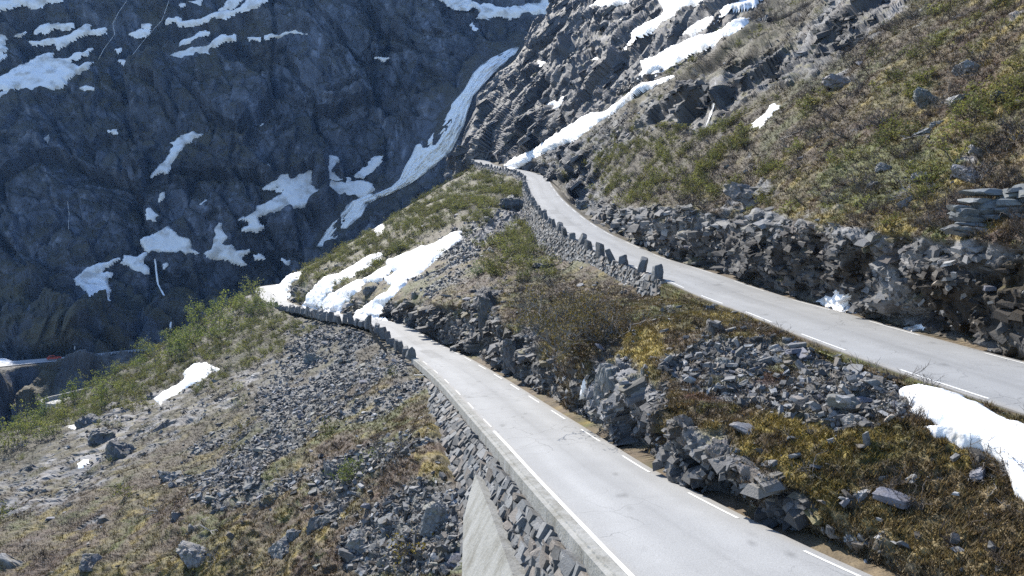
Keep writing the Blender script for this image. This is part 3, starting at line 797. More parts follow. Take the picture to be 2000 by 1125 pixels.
        if key == 'R3':      # far up the slope: long slabs running down the fall line
            ax = np.array([.76, -.1, .64]); ax /= np.linalg.norm(ax)
            al = (L @ ax)[:, None]
            S2 = L - .5 * al * ax + np.stack([fbm(L, 9, 2, off=2.2), fbm(L, 9, 2, off=4.2), fbm(L, 9, 2, off=6.2)], -1) * 1.6
            e1, k1 = facets(S2, 11, 3.0, 1, .2); e2, k2 = facets(S2, 4.6, 5.0, 1, .3); e3, k3 = facets(S2, 1.9, 8.0)
            fw = smooth(75, 130, depth)
            f1 = f1 * (1 - fw) + fw * e1 * 2.2; f2 = f2 * (1 - fw) + fw * e2 * 1.6; f3 = f3 * (1 - fw) + fw * e3 * 1.8
            r1 = r1 * (1 - fw) + fw * k1; r2 = r2 * (1 - fw) + fw * k2; r3 = r3 * (1 - fw) + fw * k3
        steep = smooth(0.66, 0.42, nz + 0.16 * nb)
        if key == 'R3':
            rz = np.maximum(np.maximum(steep, step_face), zone(qw, Z_ROCK3, 10))
            sc = zone(qw, Z_SCREE3, 8)
            speck = 0.08
        elif key == 'R2':
            rz = np.maximum(steep * (.25 + .75 * smooth(.0, .25, nb + .4 * nbig)), zone(qw, Z_ROCK2, 7))
            sc = zone(qw, Z_SCREE2, 10)
            speck = 0.1
        else:
            rz = np.maximum(steep * 0.8, zone(qw, Z_SLAB1, 12) * smooth(-.08, .22, nb + .08))
            sc = zone(qw, Z_SCREE1, 14)
            speck = 0.1
        rock = np.maximum(rz, smooth(0.42 - speck, 0.62 - speck, nb + 0.35 * nbig)) * free
        rock = np.clip(rock * smooth(-.62, -.2, nb + (rz > .5) * .25), 0, 1)
        sc = sc * (1 - rz) * smooth(-.28, .06, nbig + .45 * nb) * free
        cush = 1 - np.abs(perlin(L / 0.9 + 5)) * 2
        cush2 = 1 - np.abs(perlin(L / 0.38 + 9)) * 2
        tus = fbm(L, 0.16, 2, off=3)
        Hg = 0.16 * cush + 0.09 * cush2 + 0.05 * tus
        big = 1.0 + 0.9 * smooth(90, 250, depth)
        if key == 'R3': f1 = f1 * (1 - .45 * zone(qw, Z_WET3, 14)); f2 = f2 * (1 - .3 * zone(qw, Z_WET3, 14))
        if key == 'R1': big = big * (1 - .55 * zone(qw, Z_SLAB1, 20))
        Hr = (f1 * 1.1 + f2 * 0.55 + f3 * 0.24) * big + f4 * .07 * smooth(90, 50, depth)
        Hs = f2 * 0.22 + f3 * 0.24
        H = (Hg * (1 - rock) * (1 - sc) + Hr * rock + Hs * sc * (1 - rock)) * free * (1 - 0.9 * snow)
        H = blur(H, nu, nv)
        V = L + N * H[:, None]
        g1 = fbm(L, 5.0, 4, off=41); g2 = fbm(L, 1.6, 3, off=51); g3 = fbm(L, 0.5, 2, off=61)
        soil = np.array([0.115, 0.082, 0.046]); tan = np.array([0.25, 0.19, 0.10]); olive = np.array([0.125, 0.108, 0.034])
        heath = np.array([0.085, 0.05, 0.036]); yel = np.array([0.29, 0.22, 0.05]); gre = np.array([0.105, 0.125, 0.03])
        c = np.tile(soil, (len(B), 1))
        c = mixc(c, smooth(-.15, .2, g1 + .5 * g2), olive)
        c = mixc(c, smooth(0.06, .34, g2 - .4 * g1) * .85, tan)
        c = mixc(c, smooth(.12, .34, -g1 + .4 * g3) * .85, heath)
        c = mixc(c, smooth(.14, .36, g2 + .5 * g1) * .85, yel)
        c = mixc(c, smooth(.1, .32, fbm(L, 6.5, 3, off=71) + .3 * g3) * .8, gre)
        if key == 'R2':
            c = mixc(c, zone(qw, Z_YEL2, 14) * smooth(-.25, .1, g2 + .2), yel * 1.1)
            c = mixc(c, soft_poly(qw, [(1300, 720), (1480, 700), (1640, 760), (1480, 800), (1330, 800)], 20) * smooth(-.1, .2, g2), heath * [1.25, .9, .9])
            c = mixc(c, smooth(115, 160, depth) * .85, np.array([0.10, 0.09, 0.045]) )
            c = mixc(c, smooth(130, 170, depth) * smooth(-.05, .25, g1 + .3 * g2), np.array([0.15, 0.165, 0.04]))
            c = mixc(c, soft_poly(qw, [(1600, 1000), (1800, 900), (1960, 940), (2200, 1050), (2200, 1300), (1700, 1140)], 30) * smooth(-.3, .1, g2 + .2) * .7, tan * 1.1)
            verge = smooth(1.9, 1.2, VI) * (1 - smooth(0, .35, nb)) 
            c = mixc(c, verge * .7, np.array([0.19, 0.145, 0.10]))
        if key == 'R3':
            verge = smooth(1.5, 1.1, VI)
            c = mixc(c, verge * .8, np.array([0.19, 0.15, 0.11]))
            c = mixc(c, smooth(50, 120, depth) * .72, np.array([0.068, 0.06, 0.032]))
        if key == 'R1':
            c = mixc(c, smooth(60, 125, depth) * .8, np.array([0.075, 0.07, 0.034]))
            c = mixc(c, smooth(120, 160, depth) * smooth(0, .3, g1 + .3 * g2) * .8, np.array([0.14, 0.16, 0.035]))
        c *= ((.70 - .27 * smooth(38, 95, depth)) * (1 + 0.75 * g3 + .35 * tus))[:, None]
        c = mixc(c, smooth(.1, .45, fbm(L, .8, 3, off=33)) * .6, np.array([.028, .021, .014]))
        rc = np.array([0.122, 0.122, 0.125]) * (0.35 + 0.45 * r1 + 0.55 * r2 + 0.4 * r3 + .3 * r4)[:, None]
        rc = mixc(rc, smooth(.1, .4, fbm(L, 2.6, 3, off=81)) * .55, np.array([0.15, 0.12, 0.10]))
        rc *= (1 - 0.5 * smooth(0.02, 0.4, fbm(L * np.array([1, 1, .15]), 1.4, 3, off=91)))[:, None]
        if key in ('R2', 'R3'):
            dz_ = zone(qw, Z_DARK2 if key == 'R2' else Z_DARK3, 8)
            rc = mixc(rc, dz_ * .75 * smooth(.35, -.1, g2), np.array([0.028, 0.029, 0.032]))  # near-black tone over the rock inside the dark zones
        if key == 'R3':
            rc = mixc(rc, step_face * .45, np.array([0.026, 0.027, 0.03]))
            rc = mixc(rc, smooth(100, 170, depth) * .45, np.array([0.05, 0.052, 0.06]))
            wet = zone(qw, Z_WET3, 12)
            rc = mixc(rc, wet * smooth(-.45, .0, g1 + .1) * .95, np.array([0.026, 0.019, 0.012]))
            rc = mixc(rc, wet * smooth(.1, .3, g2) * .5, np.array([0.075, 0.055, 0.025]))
        if key == 'R1':
            rc = mixc(rc, zone(qw, Z_SLAB1, 12) * smooth(-.1, .3, g2) * .6, np.array([0.12, 0.11, 0.11]))
        Vn = normals_grid(V.reshape(nu, nv, 3)).reshape(-1, 3)
        Vn = np.where(((Vn * N).sum(1) < 0)[:, None], -Vn, Vn)
        lich = smooth(.15, .35, g2 + .25 * g1) * smooth(.35, .75, Vn[:, 2])
        rc = mixc(rc, lich * .6, olive * 1.1)
        cs = np.array([0.12, 0.125, 0.13]) * (0.65 + 0.5 * r3 + .3 * r2)[:, None]
        c = mixc(c, sc * .85, [0, 0, 0]) + cs * (sc * .85)[:, None]
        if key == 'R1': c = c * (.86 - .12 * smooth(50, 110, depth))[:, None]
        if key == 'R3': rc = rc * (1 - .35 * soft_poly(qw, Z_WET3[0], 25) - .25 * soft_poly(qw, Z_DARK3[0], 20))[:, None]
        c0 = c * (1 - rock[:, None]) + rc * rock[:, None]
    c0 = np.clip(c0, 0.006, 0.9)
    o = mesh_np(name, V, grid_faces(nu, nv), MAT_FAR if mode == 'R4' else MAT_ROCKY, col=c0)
    o["kind"] = "structure"
    SHEETS[key] = dict(V=V, N=N, L=L, q=proj(V)[0], nu=nu, nv=nv, snow=snow, rock=None if mode == 'R4' else rock, sc=None if mode == 'R4' else sc, VI=VI, d=depth, free=(smooth(0.95, 1.12, VI) * smooth(5.5, 5.3, VI) if mode == 'R2' else free), Vn=Vn, g1=None if mode == 'R4' else g1, col=c0)
    # ---- the snow lying on it: each patch a body of its own
    F = grid_faces(nu, nv)
    sn_l = fbm(L, 3.4 if mode != 'R4' else 8, 3, off=15)
    for (idx, sd, th, lab) in pat:
        D = np.full(len(B), -99.0); D[idx] = sd
        fm = (D[F] > -3.0).all(1) & (D[F] > -1.2).any(1)
        f = F[fm]
        if len(f) == 0:
            print("no snow:", lab); continue
        used, inv = np.unique(f, return_inverse=True)
        inv = inv.reshape(f.shape)
        lb = np.arange(len(used))                      # keep the one body the patch is, drop stray crumbs
        for _ in range(400):
            m_ = lb[inv].min(1)
            nl = lb.copy()
            for c_ in range(4): np.minimum.at(nl, inv[:, c_], m_)
            nl = nl[nl]
            if (nl == lb).all(): break
            lb = nl
        lf = lb[inv[:, 0]]
        f = f[lf == np.bincount(lf).argmax()]
        used, inv = np.unique(f, return_inverse=True)
        dd = D[used]
        edge_w = 4.0 if mode == 'R4' else (16.0 if th < .6 else 7.0)
        t = np.sqrt(smooth(-1.2, edge_w, dd)) * th * (0.85 + 0.6 * sn_l[used]) - 0.25 * th * smooth(0.3, -2.5, dd) - 0.05
        top = L[used] + N[used] * t[:, None] + np.array([0, 0, 0.12])
        so_ = mesh_np("snow_patch", top, inv.reshape(f.shape), MAT_SNOW_FAR if mode == 'R4' else MAT_SNOW, smooth_shade=True)
        tag(so_, lab, "snow patch", "old snow left on the mountain" if mode == 'R4' else "old snow left on the hillsides")

finish_sheet('R4', "mountain", R4, v4, 'R4')
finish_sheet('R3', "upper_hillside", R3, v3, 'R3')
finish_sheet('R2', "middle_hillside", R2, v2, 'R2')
finish_sheet('R1', "lower_hillside", R1, v1, 'R1')
fl_x = np.linspace(-1500, 1200, 60); fl_y = np.linspace(-500, 1400, 60)
XX, YY = np.meshgrid(fl_x, fl_y, indexing='ij')
fl = np.stack([XX, YY, -175 + 0 * XX], -1).reshape(-1, 3)
fl[:, 2] += fbm(fl, 150, 3) * 12
vf = mesh_np("valley_floor", fl, grid_faces(60, 60), MAT_FAR, col=np.tile([0.09, 0.09, 0.05], (3600, 1)))
vf["kind"] = "structure"
print("terrain", round(time.time() - T0, 1))
# ---------------------------------------------------------------- roads: asphalt sheets, painted dashes
MAT_ASPH, nt_, b_ = new_mat("worn_asphalt")
at_ = nt_.nodes.new("ShaderNodeAttribute"); at_.attribute_name = "Col"
g_ = nt_.nodes.new("ShaderNodeNewGeometry")
n_ = nt_.nodes.new("ShaderNodeTexNoise"); n_.inputs["Scale"].default_value = 30; n_.inputs["Detail"].default_value = 4
m_ = nt_.nodes.new("ShaderNodeMapRange"); m_.inputs[1].default_value = .3; m_.inputs[2].default_value = .7; m_.inputs[3].default_value = .78; m_.inputs[4].default_value = 1.2
v_ = nt_.nodes.new("ShaderNodeVectorMath"); v_.operation = 'SCALE'
nt_.links.new(g_.outputs["Position"], n_.inputs["Vector"]); nt_.links.new(n_.outputs[0], m_.inputs[0])
nt_.links.new(at_.outputs["Color"], v_.inputs[0]); nt_.links.new(m_.outputs[0], v_.inputs[3])
# hairline cracks, broken up, and blotchy wear
vo_ = nt_.nodes.new("ShaderNodeTexVoronoi"); vo_.feature = 'DISTANCE_TO_EDGE'; vo_.inputs["Scale"].default_value = .55
wp_ = nt_.nodes.new("ShaderNodeTexNoise"); wp_.inputs["Scale"].default_value = 1.1; wp_.inputs["Detail"].default_value = 5
ad_ = nt_.nodes.new("ShaderNodeVectorMath"); ad_.operation = 'MULTIPLY_ADD'; ad_.inputs[1].default_value = (.9, .9, .9)
nt_.links.new(g_.outputs["Position"], wp_.inputs["Vector"]); nt_.links.new(wp_.outputs["Color"], ad_.inputs[0]); nt_.links.new(g_.outputs["Position"], ad_.inputs[2]); nt_.links.new(ad_.outputs[0], vo_.inputs["Vector"])
cr_ = nt_.nodes.new("ShaderNodeMapRange"); cr_.inputs[1].default_value = 0.0; cr_.inputs[2].default_value = .014; cr_.inputs[3].default_value = .55; cr_.inputs[4].default_value = 1
nt_.links.new(vo_.outputs[0], cr_.inputs[0])
mk_ = nt_.nodes.new("ShaderNodeTexNoise"); mk_.inputs["Scale"].default_value = .16; mk_.inputs["Detail"].default_value = 3
nt_.links.new(g_.outputs["Position"], mk_.inputs["Vector"])
mm_ = nt_.nodes.new("ShaderNodeMapRange"); mm_.inputs[1].default_value = .43; mm_.inputs[2].default_value = .55; nt_.links.new(mk_.outputs[0], mm_.inputs[0])
mi_ = nt_.nodes.new("ShaderNodeMix"); mi_.data_type = 'FLOAT'; mi_.inputs[2].default_value = 1
nt_.links.new(mm_.outputs[0], mi_.inputs[0]); nt_.links.new(cr_.outputs[0], mi_.inputs[3])
v2_ = nt_.nodes.new("ShaderNodeVectorMath"); v2_.operation = 'SCALE'
nt_.links.new(v_.outputs[0], v2_.inputs[0]); nt_.links.new(mi_.outputs[0], v2_.inputs[3]); nt_.links.new(v2_.outputs[0], b_.inputs["Base Color"])
b_.inputs["Roughness"].default_value = 0.75
MAT_PAINT, nt_, b_ = new_mat("worn_white_paint")
g_ = nt_.nodes.new("ShaderNodeNewGeometry")
n_ = nt_.nodes.new("ShaderNodeTexNoise"); n_.inputs["Scale"].default_value = 9; n_.inputs["Detail"].default_value = 5
r_ = nt_.nodes.new("ShaderNodeValToRGB")
r_.color_ramp.elements[0].position = .35; r_.color_ramp.elements[0].color = (.5, .5, .5, 1)
r_.color_ramp.elements[1].position = .5; r_.color_ramp.elements[1].color = (.64, .64, .62, 1)
nt_.links.new(g_.outputs["Position"], n_.inputs["Vector"]); nt_.links.new(n_.outputs[0], r_.inputs[0]); nt_.links.new(r_.outputs[0], b_.inputs["Base Color"])
b_.inputs["Roughness"].default_value = 0.7

def build_road(name, r, seed):
    n = len(r['L']); m = 26
    w = np.linspace(0, 1, m)
    G = r['L'][:, None] * (1 - w)[None, :, None] + r['R'][:, None] * w[None, :, None]
    crown = 0.05 * (1 - (2 * w - 1) ** 2)
    G[..., 2] += crown
    P = G.reshape(-1, 3)
    W = np.tile(w, n); s = np.repeat(r['s'], m)
    c = np.tile(np.array([0.25, 0.254, 0.256]), (len(P), 1))
    tracks = np.exp(-((W - .27) / .09) ** 2) + np.exp(-((W - .72) / .09) ** 2)
    c *= (1 + 0.09 * tracks)[:, None]
    lon = np.stack([W * r['W'].mean(), s * .06, 0 * s + seed], -1)
    c *= (1 + 0.14 * fbm(P, 7, 3, off=seed) + 0.10 * fbm(P, 1.2, 3, off=seed) + .13 * fbm(lon, .7, 3, off=seed + 2))[:, None]
    st = fbm(P, 0.9, 2, off=seed + 4)
    c *= (1 - 0.35 * smooth(.46, .6, st))[:, None]
    rp = np.random.default_rng(int(seed))
    for _ in range(9):                       # mended patches and long dark seams
        s0 = rp.uniform(8, r['s'][-1] * .6); ln = rp.uniform(2, 9); w0 = rp.uniform(.05, .6); w1 = w0 + rp.uniform(.12, .35)
        m_ = (s > s0) & (s < s0 + ln) & (W > w0) & (W < w1)
        c[m_] *= rp.uniform(.80, .93)
    c *= (1 - .10 * np.exp(-((W - .5 - .02 * np.sin(s * .15)) / .03) ** 2))[:, None]
    edge = np.minimum(W, 1 - W) * np.repeat(r['W'], m)
    gr = smooth(.35, .0, edge + .15 * fbm(P, .8, 2, off=seed + 9))
    c = mixc(c, gr * .5, [0.23, 0.205, 0.17])
    # skirts so that the slab has a thickness
    V = np.concatenate([P, r['L'] - [0, 0, .3], r['R'] - [0, 0, .3]])
    cc = np.concatenate([c, np.tile([.09, .08, .065], (2 * n, 1))])
    F = grid_faces(n, m)
    i = np.arange(n - 1); a = n * m
    sk1 = np.stack([i * m, a + i, a + i + 1, (i + 1) * m], -1)
    sk2 = np.stack([i * m + m - 1, (i + 1) * m + m - 1, a + n + i + 1, a + n + i], -1)
    o = mesh_np(name, V, np.concatenate([F, sk1, sk2]), MAT_ASPH, col=cc)
    o["kind"] = "structure"
    return o, crown

def strip(r, off, width, s0, s1, side, lift=0.012, step=0.4):
    """a painted strip along the road edge"""
    k = max(2, int((s1 - s0) / step) + 1)
    s = np.linspace(s0, s1, k)
    E = np.stack([np.interp(s, r['s'], r['L' if side == 'L' else 'R'][:, j]) for j in range(3)], -1)
    sd = np.stack([np.interp(s, r['s'], r['side'][:, j]) for j in range(3)], -1)
    wd = np.interp(s, r['s'], r['W'])
    sg = 1 if side == 'L' else -1
    def lift_at(o): 
        w = o / wd
        return 0.05 * (1 - (2 * w - 1) ** 2) + lift
    A = E + sd * sg * off; A[:, 2] += lift_at(off)
    Bv = E + sd * sg * (off + width); Bv[:, 2] += lift_at(off + width)
    V = np.stack([A, Bv], 1).reshape(-1, 3)
    return V, grid_faces(k, 2)

def merge(parts):
    V, F, o = [], [], 0
    for v, f in parts:
        V.append(v); F.append(np.asarray(f) + o); o += len(v)
    return np.concatenate(V), np.concatenate(F)

low_o, _ = build_road("lower_road", low, 1.0)
up_o, _ = build_road("upper_road", up, 6.0)

def s_at(edge, s, px, py):
    return s[edge_pt(edge, px, py)]
def line(parent, r, parts):
    V, F = merge(parts)
    return mesh_np("edge_line", V, F, MAT_PAINT, parent)
# lower road: solid line beside the concrete edge, dashes farther on and on the hill side
sA = s_at(low['L'], low['s'], 960, 843)
line(low_o, low, [strip(low, 0.03, 0.15, 0, sA, 'L', step=.3)])
d0, d1 = s_at(low['R'], low['s'], 1458, 1032), s_at(low['R'], low['s'], 1360, 980)
L_ = d1 - d0
per = (s_at(low['R'], low['s'], 1280, 935) - d0)
for k in range(-5, 24):
    a = d0 + per * k
    if a > 1:
        line(low_o, low, [strip(low, 0.32, 0.11, a, a + per * .5, 'R')])
for k in range(0, 16):
    a = sA + 1.2 + per * k
    line(low_o, low, [strip(low, 0.14, 0.07, a, a + per * .4, 'L')])
a0 = s_at(up['R'], up['s'], 1815, 655); a1 = s_at(up['R'], up['s'], 1723, 632)
b1 = s_at(up['R'], up['s'], 1631, 605)
for k in range(-5, 22):
    a = a0 + (b1 - a0) * k
    line(up_o, up, [strip(up, 0.3, 0.11, a, a + (b1 - a0) * .52, 'R')])
a0 = s_at(up['L'], up['s'], 1925, 770); b1 = s_at(up['L'], up['s'], 1635, 677)
for k in range(-3, 6):
    a = a0 + (b1 - a0) * k * .95
    line(up_o, up, [strip(up, 0.22, 0.11, a, a + (b1 - a0) * .5, 'L')])
# ---------------------------------------------------------------- stones
def ico(sub):
    t = (1 + 5 ** .5) / 2
    V = np.array([(-1, t, 0), (1, t, 0), (-1, -t, 0), (1, -t, 0), (0, -1, t), (0, 1, t), (0, -1, -t), (0, 1, -t), (t, 0, -1), (t, 0, 1), (-t, 0, -1), (-t, 0, 1)], float)
    V /= np.linalg.norm(V, axis=1, keepdims=True)
    F = [(0, 11, 5), (0, 5, 1), (0, 1, 7), (0, 7, 10), (0, 10, 11), (1, 5, 9), (5, 11, 4), (11, 10, 2), (10, 7, 6), (7, 1, 8), (3, 9, 4), (3, 4, 2), (3, 2, 6), (3, 6, 8), (3, 8, 9), (4, 9, 5), (2, 4, 11), (6, 2, 10), (8, 6, 7), (9, 8, 1)]
    for _ in range(sub):
        cache = {}; V = list(V); nf = []
        def mid(a, b):
            k = (min(a, b), max(a, b))
            if k not in cache:
                m = (np.array(V[a]) + np.array(V[b])) / 2
                V.append(m / np.linalg.norm(m)); cache[k] = len(V) - 1
            return cache[k]
        for a, b, c in F:
            ab, bc, ca = mid(a, b), mid(b, c), mid(c, a)
            nf += [(a, ab, ca), (b, bc, ab), (c, ca, bc), (ab, bc, ca)]
        F = nf; V = np.array(V)
    return np.array(V), np.array(F)
ICO = {k: ico(k) for k in (0, 1, 2, 3, 4)}

def rock_shape(seed, sub=1, planes=11, flat=0.62, rough=0.0):
    r = np.random.default_rng(seed)
    D, F = ICO[sub]
    U = r.normal(size=(planes, 3)); U /= np.linalg.norm(U, axis=1, keepdims=True)
    U = np.concatenate([U, [[0.1, 0, 1], [0, .1, -1]]]); U /= np.linalg.norm(U, axis=1, keepdims=True)
    rad = r.uniform(.55, .95, len(U)); rad[-2:] = flat
    dt = D @ U.T
    rr = np.min(np.where(dt > 1e-3, rad / np.maximum(dt, 1e-3), 9), axis=1)
    rr = np.minimum(rr, 1.25)
    V = D * rr[:, None]
    if rough:
        V = V * (1 + rough * fbm(V, .35, 4, off=seed % 17) + rough * .8 * facets(V, .42, off=seed % 13)[0])[:, None]
    return V, F

def block_shape(seed, sub=1):
    """angular hewn block: six skewed faces and a few broken corners"""
    r = np.random.default_rng(seed)
    D, F = ICO[sub]
    U = np.concatenate([np.eye(3), -np.eye(3), r.normal(size=(4, 3))]) + r.normal(size=(10, 3)) * np.array([[.16]] * 6 + [[0]] * 4)
    U /= np.linalg.norm(U, axis=1, keepdims=True)
    rad = np.concatenate([r.uniform(.66, .84, 6), r.uniform(.78, .98, 4)])
    dt = D @ U.T
    rr = np.minimum(np.min(np.where(dt > 1e-3, rad / np.maximum(dt, 1e-3), 9), axis=1), 1.35)
    return D * rr[:, None], F

def box_shape(seed, jit=.2):
    """split block: a box with every corner knocked about"""
    r = np.random.default_rng(seed)
    V = np.array([(x, y, zz) for x in (-1, 1) for y in (-1, 1) for zz in (-1, 1)], float) * .78
    V += r.uniform(-jit, jit, V.shape) * [1, 1, .8]
    V[V[:, 2] > 0, :2] *= r.uniform(.7, 1.0)
    F = np.array([(0, 1, 3), (0, 3, 2), (4, 6, 7), (4, 7, 5), (0, 4, 5), (0, 5, 1), (2, 3, 7), (2, 7, 6), (0, 2, 6), (0, 6, 4), (1, 5, 7), (1, 7, 3)])
    return V, F

def rotz(a):
    c, s = math.cos(a), math.sin(a)
    return np.array([[c, -s, 0], [s, c, 0], [0, 0, 1]])
def rotx(a):
    c, s = math.cos(a), math.sin(a)
    return np.array([[1, 0, 0], [0, c, -s], [0, s, c]])
def roty(a):
    c, s = math.cos(a), math.sin(a)
    return np.array([[c, 0, s], [0, 1, 0], [-s, 0, c]])
def frame_z(n):
    n = np.asarray(n, float); n = n / np.linalg.norm(n)
    a = np.array([1, 0, 0]) if abs(n[0]) < .8 else np.array([0, 1, 0])
    x = np.cross(a, n); x /= np.linalg.norm(x)
    return np.stack([x, np.cross(n, x), n], -1)

MAT_STONE = attr_mat("grey_stone", rough=0.75, spec=0.35, scale=7.0, var=0.3, bump=0.02, bscale=16, rough_var=0.15)
MAT_TWIG = attr_mat("bark", rough=0.9, spec=0.2, scale=5, var=0.2)
MAT_LEAF, nt_, b_ = new_mat("leaf")
at_ = nt_.nodes.new("ShaderNodeAttribute"); at_.attribute_name = "Col"
nt_.links.new(at_.outputs["Color"], b_.inputs["Base Color"]); b_.inputs["Roughness"].default_value = .65; b_.inputs["Specular IOR Level"].default_value = .2
tr_ = nt_.nodes.new("ShaderNodeBsdfTranslucent"); mx_ = nt_.nodes.new("ShaderNodeMixShader"); mx_.inputs[0].default_value = .4
nt_.links.new(at_.outputs["Color"], tr_.inputs[0]); nt_.links.new(b_.outputs[0], mx_.inputs[1]); nt_.links.new(tr_.outputs[0], mx_.inputs[2])
nt_.links.new(mx_.outputs[0], nt_.nodes["Material Output"].inputs[0])

def stone_col(V, seed, base=(0.19, 0.195, 0.205), lich=.35, warm=0.2):
    c = .72 * np.tile(np.array(base), (len(V), 1)) * (0.8 + .4 * np.random.default_rng(seed).random())
    c *= (1 + .45 * fbm(V, .5, 3, off=seed % 19))[:, None]
    c = mixc(c, smooth(.1, .35, fbm(V, .6, 2, off=seed % 23 + 5)) * warm, [.23, .18, .14])
    c = mixc(c, smooth(.1, .4, fbm(V, .3, 3, off=seed % 29 + 9)) * smooth(-.1, .5, V[:, 2]) * lich, [.12, .11, .04])
    return np.clip(c, .01, .8)

def sheet_hit(px, py, key):
    q = SHEETS[key]['q']
    d2 = (q[:, 0] - px) ** 2 + (q[:, 1] - py) ** 2
    m = np.where(d2 < max(30.0, d2.min() + 1))[0]          # of what lies there, the side that faces the road, not the far side of the ridge
    i = int(m[np.argmin(SHEETS[key]['V'][m, 1])])
    return SHEETS[key]['V'][i], SHEETS[key]['Vn'][i], SHEETS[key]['N'][i], i

# ---------------------------------------------------------------- dry-stone walls: packed stones, one mesh each
def stone_wall(name, top, bot, course, seed, label, cat, thick=.55, base=(.19, .195, .2), jut=.12, warm=.25, back=None):
    """top/bot: matching world polylines; stones are packed on the face between them"""
    r = np.random.default_rng(seed)
    top = np.asarray(top); bot = np.asarray(bot)
    s = np.concatenate([[0], np.cumsum(np.linalg.norm(np.diff(top, axis=0), axis=1))])
    Vs, Fs, Cs, off = [], [], [], 0
    shapes = [block_shape(seed * 31 + k, 2) if k % 3 == 0 else box_shape(seed * 31 + k) for k in range(18)]
    def at(si, h):
        A = np.array([np.interp(si, s, top[:, j]) for j in range(3)])
        Bp = np.array([np.interp(si, s, bot[:, j]) for j in range(3)])
        return A + (Bp - A) * h, np.linalg.norm(Bp - A)
    hmax = np.linalg.norm(top - bot, axis=1).max()
    nrow = max(2, int(hmax / course))
    for row in range(nrow):
        si = r.uniform(0, course)
        while si < s[-1]:
            ln = course * r.uniform(.7, 1.9)
            h = (row + .5) * course
            P, H = at(si + ln / 2, 0)
            if h - course * .3 < H:
                hh = min(1, (h + r.uniform(-.18, .18) * course) / max(H, .05))
                P, _ = at(si + ln / 2, hh)
                P1, _ = at(min(si + ln / 2 + .3, s[-1]), hh); P0, _ = at(max(0, si + ln / 2 - .3), hh)
                Ptop, _ = at(si + ln / 2, 0); Pbot, _ = at(si + ln / 2, 1)
                t = P1 - P0; t /= np.linalg.norm(t) + 1e-9
                dn = Pbot - Ptop; dn = dn - t * (dn @ t); dn /= np.linalg.norm(dn) + 1e-9
                nrm = np.cross(t, -dn)
                if nrm @ P > 0: nrm = -nrm
                V, F = shapes[r.integers(18)]
                M = np.stack([t, nrm, np.cross(t, nrm)], -1)
                S = np.array([ln * .70, thick * .75, course * .70 * r.uniform(.7, 1.35)])
                Rr = roty(r.normal() * .12) @ rotx(r.normal() * .08) @ rotz(r.normal() * .1)
                W = (V @ Rr.T * S) @ M.T + P + nrm * (r.uniform(-jut, jut) - thick * .25)
                Vs.append(W); Fs.append(F + off); off += len(W)
                b = np.array(base) * r.uniform(.35, .95)
                c = np.tile(b, (len(W), 1)) * (1 + .35 * fbm(W, .35, 2, off=3))[:, None]
                if r.random() < warm: c = c * np.array([1.12, .98, .86])
                Cs.append(c)
            si += ln
    # dark packed earth behind the stones
    n = len(top)
    nr = np.cross(np.gradient(top, axis=0), bot - top); nr /= np.linalg.norm(nr, axis=1, keepdims=True) + 1e-9
    sg = np.where((nr * top).sum(1) > 0, 1, -1)[:, None]
    inn = nr * sg
    core = np.stack([top + inn * .15 - [0, 0, .1], bot + inn * .15], 1).reshape(-1, 3)
    Vs.append(core); Fs_core = grid_faces(n, 2)
    Fq = Fs_core + off
    Cs.append(np.tile([.06, .055, .05], (len(core), 1)))
    o = mesh_np(name, np.concatenate(Vs), [np.concatenate(Fs), Fq], MAT_STONE, col=np.clip(np.concatenate(Cs), .01, .7))
    tag(o, label, cat)
    return o

def samp(r, side, ss):
    E = np.stack([np.interp(ss, r['s'], r[side][:, j]) for j in range(3)], -1)
    sd = np.stack([np.interp(ss, r['s'], r['side'][:, j]) for j in range(3)], -1)
    return E, sd

# upper retaining wall
i5 = int(np.argmin(np.abs(v2 - 5)))
su = np.array([up['s'][int(np.argmin(((up['L'][:, :2] - R2[u, -1, :2]) ** 2).sum(1)))] for u in range(R2.shape[0])])
ordr = np.argsort(su)
sN = s_at(up['L'], up['s'], 1305, 551); sF = s_at(up['L'], up['s'], 1027, 352)
ss = np.arange(sN, sF, .8)
E, sd = samp(up, 'L', ss)
foot = np.stack([np.interp(ss, su[ordr], R2[ordr, i5, j]) for j in range(3)], -1)
# the foot right below the edge, battered outwards
drop = np.clip(E[:, 2] - foot[:, 2], .8, 6)
ramp = smooth(0, 6, ss - sN)
drop = drop * (.35 + .65 * ramp)
topw = E - sd * .42 + [0, 0, .05]
botw = E - sd * (.42 + .28 * drop)[:, None] - np.stack([0 * drop, 0 * drop, drop + .5], -1)
stone_wall("dry_stone_wall", topw, botw, .36, 5, "tall grey dry-stone retaining wall under the outer edge of the upper road", "stone wall", thick=.6, jut=.07)
# a low continuation up to the hairpin
ss2 = np.arange(sF, s_at(up['L'], up['s'], 930, 316), 1.2)
E, sd = samp(up, 'L', ss2)
stone_wall("dry_stone_wall", E - sd * .4 + [0, 0, .1], E - sd * .8 - [0, 0, 1.6], .5, 8, "low far stretch of stone walling below the upper hairpin bend", "stone wall", thick=.6)

